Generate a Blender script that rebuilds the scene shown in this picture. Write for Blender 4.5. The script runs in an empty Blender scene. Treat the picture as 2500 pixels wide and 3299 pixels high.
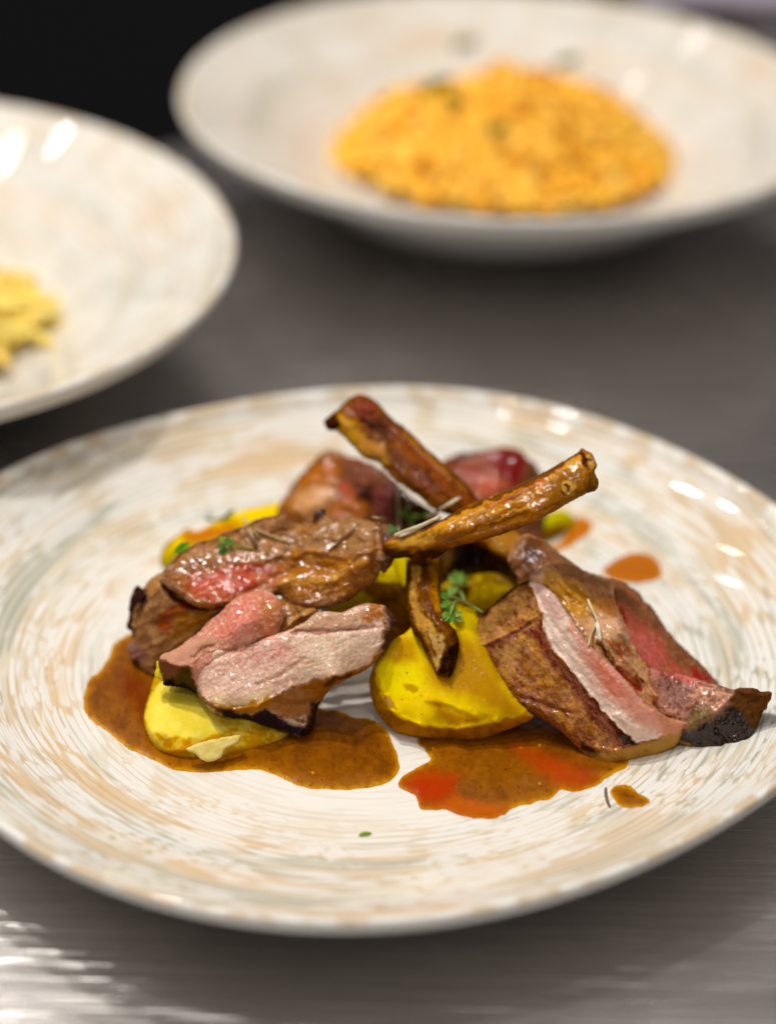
import bpy, math, random
import numpy as np
random.seed(7); rng = np.random.default_rng(11)
sc = bpy.context.scene
COL = bpy.context.scene.collection
# ------------------------------------------------------------------ camera
SW, SH = 2500.0, 3299.0
CAM = np.array([0.0, -0.546, 0.382]); YAW, PITCH, ROLL, FL = 0.012, 0.536, 0.031, 2.202
f_ = np.array([math.sin(YAW)*math.cos(PITCH), math.cos(YAW)*math.cos(PITCH), -math.sin(PITCH)])
r_ = np.cross(f_, [0, 0, 1.0]); r_ /= np.linalg.norm(r_); u_ = np.cross(r_, f_)
RI = math.cos(ROLL)*r_ + math.sin(ROLL)*u_
UP = -math.sin(ROLL)*r_ + math.cos(ROLL)*u_
cam_d = bpy.data.cameras.new('camera'); cam = bpy.data.objects.new('camera', cam_d); COL.objects.link(cam)
from mathutils import Matrix, Vector
cam.matrix_world = Matrix(((RI[0], UP[0], -f_[0], CAM[0]), (RI[1], UP[1], -f_[1], CAM[1]), (RI[2], UP[2], -f_[2], CAM[2]), (0, 0, 0, 1)))
cam_d.sensor_fit = 'VERTICAL'; cam_d.sensor_height = 36; cam_d.lens = 36*FL
cam_d.clip_start = .02; cam_d.clip_end = 100
cam_d.dof.use_dof = True; cam_d.dof.focus_distance = 0.617; cam_d.dof.aperture_fstop = 3.9
sc.camera = cam
# ------------------------------------------------------------------ light
w = bpy.data.worlds.new('World'); sc.world = w; w.use_nodes = True
nt = w.node_tree; nt.nodes.clear()
N = nt.nodes.new; L = nt.links.new
o = N('ShaderNodeOutputWorld'); bg = N('ShaderNodeBackground'); L(bg.outputs[0], o.inputs[0])
tc = N('ShaderNodeTexCoord'); sep = N('ShaderNodeSeparateXYZ'); L(tc.outputs['Generated'], sep.inputs[0])
rp = N('ShaderNodeValToRGB'); L(sep.outputs['Z'], rp.inputs[0])
e = rp.color_ramp.elements
e[0].position = 0.33; e[0].color = (0.006, 0.006, 0.009, 1)
e[1].position = 1.0; e[1].color = (.42, .385, .35, 1)
for p_, c_ in ((.40, (.012, .012, .014, 1)), (.435, (.15, .138, .134, 1)), (.48, (.40, .37, .36, 1)), (.60, (.40, .365, .345, 1))):
    k = e.new(p_); k.color = c_
nz = N('ShaderNodeTexNoise'); nz.inputs['Scale'].default_value = 2.2; nz.inputs['Detail'].default_value = 1.5
L(tc.outputs['Generated'], nz.inputs['Vector'])
mr = N('ShaderNodeMapRange'); mr.inputs[1].default_value = .35; mr.inputs[2].default_value = .65; mr.inputs[3].default_value = .6; mr.inputs[4].default_value = 1.5
L(nz.outputs[0], mr.inputs[0]); L(rp.outputs[0], bg.inputs['Color'])
ml = N('ShaderNodeMath'); ml.operation = 'MULTIPLY'; ml.inputs[1].default_value = .62
L(mr.outputs[0], ml.inputs[0]); L(ml.outputs[0], bg.inputs['Strength'])

def area(name, loc, tgt, size, power, col=(1, .95, .88), sizey=None):
    d = bpy.data.lights.new(name, 'AREA'); d.energy = power; d.color = col; d.size = size
    if sizey: d.shape = 'RECTANGLE'; d.size_y = sizey
    else: d.shape = 'DISK'
    ob = bpy.data.objects.new(name, d); COL.objects.link(ob); ob.location = loc
    ob.rotation_euler = (Vector(tgt)-Vector(loc)).to_track_quat('-Z', 'Y').to_euler()
    return ob
KC = (1, .962, .905)
for lx, ly, lz, lp, ls in ((-.425, .665, 1.2, 1.1, .04), (-.50, .725, 1.2, 1.1, .04), (-.35, .98, 1.2, .16, .05), (-.26, 1.17, 1.2, .16, .06), (-.72, .78, 1.2, .5, .07), (-.77, .94, 1.2, .5, .05),
                           (-.38, .26, 1.3, 10.0, .075), (-.30, -.04, 1.3, 4.6, .075), (-.12, -.36, 1.35, 1.3, .075), (.42, -.30, 1.35, .8, .075), (-.40, -.85, 1.1, 1.5, .075), (.30, -.95, 1.1, 1.1, .075)):  # last four are added fill for the front faces, with no visible source
    area('ceiling_or_fill_lamp', (lx, ly, lz), (0, 0, 0), ls, lp*.93, KC)
sc.view_settings.view_transform = 'Standard'; sc.view_settings.look = 'None'
sc.view_settings.exposure = 0.0; sc.view_settings.gamma = 1
sc.render.engine = 'CYCLES'; sc.cycles.use_denoising = True
sc.cycles.max_bounces = 8; sc.cycles.sample_clamp_indirect = 4

# ------------------------------------------------------------------ maths helpers
def hexc(h):
    h = h.lstrip('#'); v = np.array([int(h[i:i+2], 16)/255 for i in (0, 2, 4)])
    return np.where(v <= .04045, v/12.92, ((v+.055)/1.055)**2.4)
def Q(ox, oy, k, pts): return [(ox+k*p[0], oy+k*p[1]) + tuple(p[2:]) for p in pts]
def A_(p): return Q(380, 1560, .5, p)
def B_(p): return Q(700, 1380, .5, p)
def C_(p): return Q(1140, 1240, .5, p)
def D_(p): return Q(1100, 1760, .5, p)
def E_(p): return Q(240, 1960, .6563, p)
def F_(p): return Q(1480, 1680, .5, p)
def G_(p): return Q(1662, 1900, .5, p)
def H_(p): return Q(1000, 2200, .6563, p)
def I_(p): return Q(850, 1200, .716, p)
def rays(x, y):
    x = np.asarray(x, float); y = np.asarray(y, float)
    return ((x-SW/2)[..., None]*RI - (y-SH/2)[..., None]*UP)/SH + FL*f_      # t in units where t*FL = depth
def proj(P):
    d = P-CAM; z = d@f_
    return SW/2+(d@RI)/z*FL*SH, SH/2-(d@UP)/z*FL*SH
PX = 1/(FL*SH)
def hsh(i, j, k, s):
    h = (i.astype(np.int64)*374761393 + j.astype(np.int64)*668265263 + k.astype(np.int64)*2147483647 + s*974711) & 0xffffffff
    h = ((h ^ (h >> 13))*1274126177) & 0xffffffff
    h = (h ^ (h >> 16)) & 0xffffffff
    return h/4294967295.0
def vnoise(P, s=0):
    P = np.asarray(P, float)
    if P.shape[-1] == 2: P = np.concatenate([P, np.zeros(P.shape[:-1]+(1,))], -1)
    i = np.floor(P); f = P-i; f = f*f*f*(f*(f*6-15)+10); i = i.astype(np.int64)
    r = 0
    for a in (0, 1):
        for b in (0, 1):
            for c in (0, 1):
                wgt = (f[..., 0] if a else 1-f[..., 0])*(f[..., 1] if b else 1-f[..., 1])*(f[..., 2] if c else 1-f[..., 2])
                r = r + wgt*hsh(i[..., 0]+a, i[..., 1]+b, i[..., 2]+c, s)
    return r*2-1
def fbm(P, s=0, o=4, g=.5):
    r = 0; a = 1; n = 0
    for k in range(o):
        r = r+a*vnoise(np.asarray(P)*2**k+k*17.3, s+k); n += a; a *= g
    return r/n
def sstep(a, b, x):
    t = np.clip((x-a)/(b-a), 0, 1); return t*t*(3-2*t)
def smooth_closed(pts, n=6):
    P = np.array([p[:2] for p in pts], float); M = len(P); out = []
    for i in range(M):
        a, b, c, d = P[i-1], P[i], P[(i+1) % M], P[(i+2) % M]
        k = max(2, int(np.hypot(*(c-b))/n))
        for t in np.arange(k)/k:
            out.append(.5*((2*b)+(-a+c)*t+(2*a-5*b+4*c-d)*t*t+(-a+3*b-3*c+d)*t**3))
    return np.array(out)
def polydist(x, y, poly, closed=True):
    """distance to polyline, nearest point, inside flag"""
    P = np.array([p[:2] for p in poly], float)
    Q2 = np.roll(P, -1, 0) if closed else P[1:]
    P1 = P if closed else P[:-1]
    best = np.full(x.shape, 1e9); nx = np.zeros_like(x); ny = np.zeros_like(y); ins = np.zeros(x.shape, bool); par = np.zeros_like(x)
    for i in range(len(P1)):
        a = P1[i]; b = Q2[i]; ab = b-a; l2 = max(ab@ab, 1e-9)
        t = np.clip(((x-a[0])*ab[0]+(y-a[1])*ab[1])/l2, 0, 1)
        qx = a[0]+t*ab[0]; qy = a[1]+t*ab[1]; d = (x-qx)**2+(y-qy)**2
        m = d < best; best[m] = d[m]; nx[m] = qx[m]; ny[m] = qy[m]; par[m] = (i+t[m])/len(P1)
        if closed and a[1] != b[1]:
            c = ((a[1] > y) != (b[1] > y)) & (x < (b[0]-a[0])*(y-a[1])/(b[1]-a[1])+a[0]); ins ^= c
    return np.sqrt(best), nx, ny, ins, par
def rbf(ctrl):
    C = np.array(ctrl, float); n = len(C); X = C[:, :2]/100.
    K = np.hypot(X[:, None, 0]-X[None, :, 0], X[:, None, 1]-X[None, :, 1])
    T = np.hstack([np.ones((n, 1)), X]); M = np.zeros((n+3, n+3)); M[:n, :n] = K+np.eye(n)*.02; M[:n, n:] = T; M[n:, :n] = T.T
    M[n+1, n+1] = M[n+2, n+2] = -1e-6
    s = np.linalg.solve(M, np.concatenate([C[:, 2], [0, 0, 0]]))
    def f(x, y):
        x = x/100.; y = y/100.; r = s[n]+s[n+1]*x+s[n+2]*y
        for i in range(n): r = r+s[i]*np.hypot(x-X[i, 0], y-X[i, 1])
        return r
    return f

# plate shape (organic rim)
PC = [0.1376, 0.00374, -5e-05, 0.00197, 0.00288, 0.00092, 0.00149, 0.00151, -0.00174, 0.00081, 0.00037]
def Rpl(th):
    r = PC[0]
    for k in range(1, 6): r = r+PC[2*k-1]*np.cos(k*th)+PC[2*k]*np.sin(k*th)
    return r
def zpl(x, y):
    q = np.hypot(x, y)/Rpl(np.arctan2(y, x))
    return .0045+.0208*np.clip((q-.30)/.70, 0, None)**3.0
def t_plate(d, off=0.0):
    z = np.full(d.shape[:-1], .006)
    for _ in range(12):
        t = (z-CAM[2])/d[..., 2]; p = CAM+t[..., None]*d; z = zpl(p[..., 0], p[..., 1])+off
    return (z-CAM[2])/d[..., 2]

# ------------------------------------------------------------------ object helpers
def setp(ob, label=None, cat=None, group=None, kind=None):
    for k, v in (('label', label), ('category', cat), ('group', group), ('kind', kind)):
        if v: ob[k] = v
def empty(name, loc, label, cat, group=None):
    ob = bpy.data.objects.new(name, None); COL.objects.link(ob); ob.location = loc; ob.empty_display_size = .01
    setp(ob, label, cat, group); return ob
def link(me, name, parent=None, smooth=True):
    ob = bpy.data.objects.new(name, me); COL.objects.link(ob)
    if smooth: me.polygons.foreach_set('use_smooth', np.ones(len(me.polygons), bool))
    if parent:
        bpy.context.view_layer.update()
        ob.parent = parent
        ob.matrix_parent_inverse = Matrix.Translation(-parent.location)
    return ob
def mesh(name, V, Fc, mat, col=None, parent=None, smooth=True):
    me = bpy.data.meshes.new(name); me.from_pydata(np.asarray(V).tolist(), [], [tuple(int(i) for i in q) for q in Fc]); me.update()
    if col is not None:
        at = me.color_attributes.new('Col', 'FLOAT_COLOR', 'POINT'); at.data.foreach_set('color', np.asarray(col, dtype=np.float32).ravel())
    me.materials.append(mat)
    return link(me, name, parent, smooth)

def paint(x, y, layers, sd=None, seed=0, warp=7):
    P = np.stack([x, y], -1)
    wx = x+warp*fbm(P/22, seed+50, 3)*1.6; wy = y+warp*fbm(P/22, seed+60, 3)*1.6
    c = np.zeros(x.shape+(4,)); 
    for Ly in layers:
        k = Ly[0]
        if k == 'base': c[..., :3] = hexc(Ly[1]); c[..., 3] = Ly[2]; continue
        rough = None
        if k == 'poly':
            _, pts, hx, soft, rough = (Ly+(None,))[:5]
            d, _, _, ins, _ = polydist(wx, wy, pts); m = sstep(-soft, soft, np.where(ins, d, -d))
        elif k == 'line':
            _, pts, wd, hx, soft, rough = (Ly+(None,))[:6]
            d, _, _, _, _ = polydist(wx, wy, pts, False); m = 1-sstep(wd/2-soft, wd/2+soft, d)
        elif k == 'mot':
            _, hx, scale, th, soft, alpha, rough = (Ly+(None,))[:7]
            m = alpha*sstep(th-soft, th+soft, fbm(P/scale, seed+int(scale)+int(100*abs(th)), 4, .6))
        elif k == 'fib':
            _, hx, ang, ln, wd, th, alpha, rough = (Ly+(None,))[:8]
            a = math.radians(ang); q = np.stack([(wx*math.cos(a)+wy*math.sin(a))/ln, (-wx*math.sin(a)+wy*math.cos(a))/wd], -1)
            m = .5*alpha*sstep(th-.2, th+.2, fbm(q, seed+33, 3))
        elif k == 'edge':
            _, wd, hx, soft, alpha, rough = (Ly+(None,))[:6]
            dd = sd+wd*.7*fbm(P/16, seed+9, 3); m = .45*alpha*(1-sstep(wd-soft, wd+soft, dd))
        elif k == 'spk':
            _, hx, cell, rad, prob = Ly[:5]
            g = np.floor(P/cell).astype(np.int64); z0 = np.zeros_like(g[..., 0]); m = 0
            hx_, hy_ = hsh(g[..., 0], g[..., 1], z0, seed+3), hsh(g[..., 0], g[..., 1], z0, seed+4)
            on = hsh(g[..., 0], g[..., 1], z0, seed+5) < prob
            dd = np.hypot(P[..., 0]-(g[..., 0]+.25+.5*hx_)*cell, P[..., 1]-(g[..., 1]+.25+.5*hy_)*cell)
            m = on*(1-sstep(rad*.5, rad*1.1, dd))
        m = m[..., None] if not np.isscalar(m) else m
        c[..., :3] = c[..., :3]*(1-m)+hexc(hx)*m
        if rough is not None: c[..., 3:] = c[..., 3:]*(1-m)+rough*m
    lum = (c[..., :3]@np.array([.3, .55, .15]))[..., None]
    c[..., :3] = np.clip(lum+(c[..., :3]-lum)*1.22, .002, .95)*np.array([.93, .91, .87])
    return c

SURF = []   # (x, y, depth) clouds of what is already on the plate, for laying garnish on top
def relief(name, outline, ctrl, mat, layers, parent=None, r=4., back=12., step=2.3, bumps=(), noise=((6, .5),), fib=None, jit=1.5, seed=0, warp=7, clear=.25):
    out = smooth_closed(outline)
    # roughened outline
    nrm = np.roll(out, -1, 0)-np.roll(out, 1, 0); nrm = np.stack([nrm[:, 1], -nrm[:, 0]], -1)/(np.hypot(*nrm.T)[:, None]+1e-9)
    out = out+nrm*(fbm(out/14, seed+2, 4, .65)*jit*2.2)[:, None]
    x0, y0 = out.min(0)-step*2; x1, y1 = out.max(0)+step*2
    gx, gy = np.meshgrid(np.arange(x0, x1, step), np.arange(y0, y1, step))
    d, nx, ny, ins, _ = polydist(gx, gy, out)
    sd = np.where(ins, d, -d)
    ok = sd > -step*.75
    snap = ok & (sd < step*.45)
    X = np.where(snap, nx, gx); Y = np.where(snap, ny, gy); S = np.where(snap, 0, sd)
    cell = ok[:-1, :-1] & ok[1:, :-1] & ok[:-1, 1:] & ok[1:, 1:]
    used = np.zeros_like(ok); used[:-1, :-1] |= cell; used[1:, :-1] |= cell; used[:-1, 1:] |= cell; used[1:, 1:] |= cell
    x = X[used]; y = Y[used]; s = S[used]; edge = snap[used]
    nE = np.zeros(X.shape, int); idx = -np.ones(X.shape, int); idx[used] = np.arange(len(x))
    # border vertices (any incident cell missing) are shared by front and back
    cnt = np.zeros(X.shape, int)
    for a, b in ((slice(None, -1), slice(None, -1)), (slice(1, None), slice(None, -1)), (slice(None, -1), slice(1, None)), (slice(1, None), slice(1, None))): cnt[a, b] += cell
    border = (cnt < 4)[used]
    s = np.where(border, 0, s)
    zf = rbf(ctrl)(x, y)/1000.
    dr = rays(x, y); t = (zf-CAM[2])/dr[:, 2]
    mm = .6*PX*1000                                   # mm per source pixel near the food
    dl = s*mm
    # distances along the ray in mm -> t units (|ray| ~ FL)
    U = 1/(1000*np.linalg.norm(dr, axis=1))
    base = t.copy()
    rnd = r*(1-np.sqrt(np.clip(1-(1-np.clip(dl/r, 0, 1))**2, 0, 1)))
    t = t+(rnd)*U
    Pp = CAM+t[:, None]*dr; Pm = Pp*1000
    fade = sstep(0, 1.2, dl)*.8+.2
    disp = 0
    for sc_, am in noise: disp = disp+(.8 if sc_ > 3.5 else .7)*am*fbm(Pm/sc_, seed+int(sc_*3), 4, .55)
    if fib:
        for ang, ln, wd, am in fib:
            a = math.radians(ang); q = np.stack([(x*math.cos(a)+y*math.sin(a))/ln, (-x*math.sin(a)+y*math.cos(a))/wd], -1)
            q = q+.4*np.stack([fbm(np.stack([x, y], -1)/40, seed+71, 2)]*2, -1)
            disp = disp+.38*am*fbm(q, seed+70, 3)
    bx = x+5*fbm(np.stack([x, y], -1)/18, seed+80, 3); by = y+5*fbm(np.stack([x, y], -1)/18, seed+81, 3)
    for b in bumps:
        if b[0] == 'line':
            dd = polydist(bx, by, b[1], False)[0]; disp = disp+b[3]*np.exp(-(dd/b[2])**2)
        elif b[0] == 'poly':
            dd, _, _, i2, _ = polydist(bx, by, b[1]); disp = disp+b[3]*sstep(-b[2], b[2], np.where(i2, dd, -dd))
    t = t-disp*U*fade
    tp = t_plate(dr, clear/1000.)
    t = np.minimum(t, tp)
    # back
    wB = back*1.1
    pb = np.sqrt(np.clip(1-(1-np.clip(dl/wB, 0, 1))**2, 0, 1))
    tb = base+(r+back*pb+.6*fbm(Pm/9, seed+5, 3)*pb)*U
    tb = np.maximum(np.minimum(tb, tp+.00005), t+.0002*pb)
    V = CAM+t[:, None]*dr
    bi = np.where(border, np.arange(len(x)), -1); inner = np.where(~border)[0]; bi[inner] = len(x)+np.arange(len(inner))
    VB = CAM+tb[inner][:, None]*dr[inner]
    cy, cx = np.where(cell)
    q = np.stack([idx[cy, cx], idx[cy+1, cx], idx[cy+1, cx+1], idx[cy, cx+1]], -1)
    Fc = np.vstack([q, bi[q[:, ::-1]]])
    col = paint(x, y, layers, s, seed, warp)
    colb = col[inner].copy(); colb[:, :3] *= .8
    SURF.append((x, y, t))
    return mesh(name, np.vstack([V, VB]), Fc, mat, np.vstack([col, colb]), parent)
def topt(x, y, lift=.4, rad=14):
    best = t_plate(rays(np.array([x]), np.array([y])))[0]
    for X, Y, T in SURF:
        m = (X-x)**2+(Y-y)**2 < rad**2
        if m.any(): best = min(best, np.median(T[m]))
    return best-lift/1000./FL
def pt(x, y, lift=.4, rad=14): return CAM+topt(x, y, lift, rad)*rays(np.array([x]), np.array([y]))[0]

def tubes(name, paths, mat, col, parent=None, seg=8, taper=True):
    V = []; Fc = []; CC = []
    for pi_, (pts, rad) in enumerate(paths):
        P = np.array(pts); P = smooth_open(P); n = len(P); off = len(V)
        cc = col[pi_] if isinstance(col, list) else col
        for i in range(n):
            tg = P[min(i+1, n-1)]-P[max(i-1, 0)]; tg /= np.linalg.norm(tg)+1e-12
            a = np.cross(tg, [0.13, .2, 1]); a /= np.linalg.norm(a); b = np.cross(tg, a)
            rr = rad*(1 if not taper else (.75+.25*math.sin(math.pi*min(1, (i+.5)/n))))
            if i in (0, n-1): rr *= .55
            for k in range(seg):
                th = 2*math.pi*k/seg; V.append(P[i]+rr*(math.cos(th)*a+math.sin(th)*b)); CC.append(list(hexc(cc)*(1+.12*math.sin(i*.9+pi_)))+[.4])
        for i in range(n-1):
            for k in range(seg): Fc.append((off+i*seg+k, off+i*seg+(k+1) % seg, off+(i+1)*seg+(k+1) % seg, off+(i+1)*seg+k))
        Fc.append(tuple(off+k for k in range(seg-1, -1, -1))); Fc.append(tuple(off+(n-1)*seg+k for k in range(seg)))
    return mesh(name, V, Fc, mat, CC, parent)
def smooth_open(P, k=5):
    P = np.asarray(P, float)
    if len(P) < 3: return np.array([P[0]+(P[-1]-P[0])*t for t in np.linspace(0, 1, 8)])
    E = np.vstack([2*P[0]-P[1], P, 2*P[-1]-P[-2]]); out = []
    for i in range(1, len(E)-2):
        a, b, c, d = E[i-1], E[i], E[i+1], E[i+2]
        for t in np.arange(k)/k: out.append(.5*((2*b)+(-a+c)*t+(2*a-5*b+4*c-d)*t*t+(-a+3*b-3*c+d)*t**3))
    out.append(E[-2]); return np.array(out)

# ------------------------------------------------------------------ materials
def newmat(name):
    m = bpy.data.materials.new(name); m.use_nodes = True; t = m.node_tree; t.nodes.clear()
    out = t.nodes.new('ShaderNodeOutputMaterial'); b = t.nodes.new('ShaderNodeBsdfPrincipled'); t.links.new(b.outputs[0], out.inputs[0])
    return m, t, b
def nd(t, ty, **kw):
    n = t.nodes.new(ty)
    for k, v in kw.items():
        if k.startswith('i_'):
            key = k[2:]; key = int(key) if key.isdigit() else key
            n.inputs[key].default_value = v
        else: setattr(n, k, v)
    return n
def mth(t, op, a, b=None, c=None, clamp=False):
    n = t.nodes.new('ShaderNodeMath'); n.operation = op; n.use_clamp = clamp
    for i, v in enumerate((a, b, c)):
        if v is None: continue
        if isinstance(v, (int, float)): n.inputs[i].default_value = v
        else: t.links.new(v, n.inputs[i])
    return n.outputs[0]
def mixc(t, fac, a, b, mode='MIX'):
    n = t.nodes.new('ShaderNodeMix'); n.data_type = 'RGBA'; n.blend_type = mode
    for i, v in ((0, fac), (6, a), (7, b)):
        if isinstance(v, (int, float)): n.inputs[i].default_value = v
        elif isinstance(v, tuple): n.inputs[i].default_value = v
        else: t.links.new(v, n.inputs[i])
    return n.outputs[2]
def foodmat(name, grain=1.0, bump=.5, sss=.12, coat=.4, cscale=900, var=.35, sssr=(.004, .0015, .0008)):
    m, t, b = newmat(name)
    at = nd(t, 'ShaderNodeAttribute', attribute_name='Col'); tcn = nd(t, 'ShaderNodeTexCoord')
    n1 = nd(t, 'ShaderNodeTexNoise', i_Scale=cscale*.35, i_Detail=6.0, i_Roughness=.65); t.links.new(tcn.outputs['Object'], n1.inputs['Vector'])
    n2 = nd(t, 'ShaderNodeTexNoise', i_Scale=cscale, i_Detail=4.0, i_Roughness=.6); t.links.new(tcn.outputs['Object'], n2.inputs['Vector'])
    n3 = nd(t, 'ShaderNodeTexVoronoi', i_Scale=cscale*.8); t.links.new(tcn.outputs['Object'], n3.inputs['Vector'])
    f = mth(t, 'MULTIPLY_ADD', n1.outputs[0], var*2, 1-var)
    f2 = mth(t, 'MULTIPLY_ADD', n2.outputs[0], var, 1-var*.5)
    f = mth(t, 'MULTIPLY', f, f2)
    v = nd(t, 'ShaderNodeVectorMath', operation='SCALE'); t.links.new(at.outputs['Color'], v.inputs[0]); t.links.new(f, v.inputs['Scale'])
    t.links.new(v.outputs[0], b.inputs['Base Color'])
    ro = mth(t, 'MULTIPLY_ADD', n1.outputs[0], .25, -.12); ro = mth(t, 'ADD', at.outputs['Alpha'], ro, clamp=True)
    t.links.new(ro, b.inputs['Roughness'])
    bp = nd(t, 'ShaderNodeBump', i_Strength=bump, i_Distance=.0006)
    h = mth(t, 'ADD', mth(t, 'MULTIPLY', n1.outputs[0], 1.2), mth(t, 'MULTIPLY', n2.outputs[0], .7*grain)); h = mth(t, 'ADD', h, mth(t, 'MULTIPLY', n3.outputs['Distance'], .25*grain))
    t.links.new(h, bp.inputs['Height']); t.links.new(bp.outputs[0], b.inputs['Normal'])
    b.inputs['Specular IOR Level'].default_value = .0; b.inputs['Subsurface Weight'].default_value = sss; b.inputs['Subsurface Radius'].default_value = sssr; b.inputs['Subsurface Scale'].default_value = 1.0
    # glaze where the surface is wet
    cw = mth(t, 'MULTIPLY_ADD', at.outputs['Alpha'], -4.0, 1.5, clamp=True); cw = mth(t, 'MULTIPLY', cw, coat)
    t.links.new(cw, b.inputs['Coat Weight']); b.inputs['Coat Roughness'].default_value = .13; b.inputs['Coat IOR'].default_value = 1.7
    bp2 = nd(t, 'ShaderNodeBump', i_Strength=1.0, i_Distance=.0016*bump)
    n4 = nd(t, 'ShaderNodeTexNoise', i_Scale=cscale*.42, i_Detail=1.0); t.links.new(tcn.outputs['Object'], n4.inputs['Vector'])
    t.links.new(n4.outputs[0], bp2.inputs['Height']); t.links.new(bp2.outputs[0], b.inputs['Coat Normal'])
    return m
MEAT = foodmat('seared_meat', bump=.55, coat=1.0, var=.26)
FAT = foodmat('glazed_fat', bump=.4, sss=.12, coat=1.0, var=.2)
BONE = foodmat('roasted_bone', bump=.25, sss=.03, coat=.4, cscale=700, var=.26)
POTATO = foodmat('waxy_potato', bump=.16, sss=.04, coat=.04, var=.14, cscale=1200)
SAUCE = foodmat('brown_gravy', bump=.05, sss=.03, coat=.4, var=.16, cscale=1400)
HERB = foodmat('herb_leaf', bump=.15, sss=.15, coat=.2, var=.2)
PASTA = foodmat('glossy_pasta', bump=.1, sss=.0, coat=.1, var=.08, cscale=300)

def platemat(name, Rref, strength=1.0):
    m, t, b = newmat(name)
    tcn = nd(t, 'ShaderNodeTexCoord'); sp = nd(t, 'ShaderNodeSeparateXYZ'); t.links.new(tcn.outputs['Object'], sp.inputs[0])
    x, y = sp.outputs[0], sp.outputs[1]
    r = mth(t, 'SQRT', mth(t, 'ADD', mth(t, 'MULTIPLY', x, x), mth(t, 'MULTIPLY', y, y)))
    # slight wobble of the rings
    wn = nd(t, 'ShaderNodeTexNoise', i_Scale=14.0, i_Detail=2.0); t.links.new(tcn.outputs['Object'], wn.inputs['Vector'])
    rw = mth(t, 'ADD', r, mth(t, 'MULTIPLY_ADD', wn.outputs[0], .0012, -.0006))
    rs = mth(t, 'MAXIMUM', r, .001); cx = mth(t, 'DIVIDE', x, rs); cy = mth(t, 'DIVIDE', y, rs)
    def vec(a, bsc, off=0.):
        c = nd(t, 'ShaderNodeCombineXYZ'); t.links.new(mth(t, 'MULTIPLY_ADD', cx, a, off), c.inputs[0]); t.links.new(mth(t, 'MULTIPLY', cy, a), c.inputs[1]); t.links.new(mth(t, 'MULTIPLY', rw, bsc), c.inputs[2]); return c.outputs[0]
    def noise(vc, sc=1., det=2., rough=.5):
        n = nd(t, 'ShaderNodeTexNoise', i_Scale=sc, i_Detail=det, i_Roughness=rough); t.links.new(vc, n.inputs['Vector']); return n.outputs[0]
    def ramp(v, a, c, lo=0., hi=1.):
        n = nd(t, 'ShaderNodeMapRange', i_1=a, i_2=c, i_3=lo, i_4=hi, interpolation_type='SMOOTHSTEP'); t.links.new(v, n.inputs[0]); return n.outputs[0]
    q = mth(t, 'DIVIDE', r, Rref)
    cream = (.70, .62, .49, 1); white = (.83, .825, .80, 1); tan = (.62, .44, .25, 1); peach = (.72, .52, .31, 1); sage = (.50, .50, .42, 1)
    wide = noise(vec(1.1, 85), 1., 3., .55); wide2 = noise(vec(1.2, 110, 7.), 1., 3., .55)
    col = mixc(t, ramp(wide, .45, .60, 0, .9), cream, peach)
    col = mixc(t, ramp(wide2, .52, .66, 0, .8), col, sage)
    # fine brown ring lines turned into the clay
    ringw = mth(t, 'SINE', mth(t, 'MULTIPLY', rw, 6.2832/.0026))
    ln = noise(vec(4, 500, 31.), 1., 2.)
    lnm = ramp(mth(t, 'ADD', mth(t, 'MULTIPLY', ringw, .17), ln), .52, .62, 0, .75)
    col = mixc(t, lnm, col, mixc(t, ramp(wide2, .45, .58), tan, (.38, .37, .28, 1)))
    # rounded white glaze cells standing in rows
    zone = noise(vec(1.8, 80, 11.), 1., 3.)
    def cells(a, bb, lo, hi, rnd):
        vo = nd(t, 'ShaderNodeTexVoronoi', feature='DISTANCE_TO_EDGE', i_Scale=1.); vo.inputs['Randomness'].default_value = rnd
        t.links.new(vec(a, bb), vo.inputs['Vector']); return ramp(vo.outputs['Distance'], lo, hi)
    c1 = cells(4.2, 440, .05, .17, .5); c2 = cells(13, 660, .06, .17, .65)
    dn = noise(vec(5, 420, 3.), 1., 2., .5)
    m1 = mth(t, 'MULTIPLY', c1, ramp(mth(t, 'ADD', zone, mth(t, 'MULTIPLY_ADD', dn, .35, -.17)), .42, .50))
    m2 = mth(t, 'MULTIPLY', c2, ramp(mth(t, 'ADD', noise(vec(2.8, 80, 19.), 1., 2.), mth(t, 'MULTIPLY_ADD', dn, .3, -.15)), .48, .55))
    col = mixc(t, mth(t, 'MULTIPLY', mth(t, 'MAXIMUM', m1, m2), .8), col, white)
    # centre is plain cream with faint rings
    cfac = ramp(mth(t, 'ADD', q, mth(t, 'MULTIPLY_ADD', wide, .25, -.125)), .42, .72)
    plain = mixc(t, mth(t, 'MULTIPLY', ramp(mth(t, 'ADD', mth(t, 'MULTIPLY', ringw, .10), noise(vec(3, 420, 5.), 1., 2.)), .50, .66), .30), (.81, .78, .72, 1), (.66, .57, .45, 1))
    col = mixc(t, mth(t, 'MULTIPLY', cfac, strength), plain, col)
    # rim: speckled tan, then bare white glaze on the underside
    geo = nd(t, 'ShaderNodeAttribute', attribute_name='Col')
    rimc = mixc(t, ramp(noise(vec(18, 200, 2.), 1., 3.), .42, .6), (.66, .53, .37, 1), (.84, .82, .77, 1))
    sepc = nd(t, 'ShaderNodeSeparateColor'); t.links.new(geo.outputs['Color'], sepc.inputs[0])
    col = mixc(t, sepc.outputs[0], col, rimc)
    col = mixc(t, sepc.outputs[1], col, (.78, .765, .735, 1))
    t.links.new(col, b.inputs['Base Color'])
    b.inputs['Roughness'].default_value = .55; b.inputs['Specular IOR Level'].default_value = .2; b.inputs['Coat Weight'].default_value = .5; b.inputs['Coat Roughness'].default_value = .04
    bp = nd(t, 'ShaderNodeBump', i_Strength=.22, i_Distance=.0006)
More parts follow.
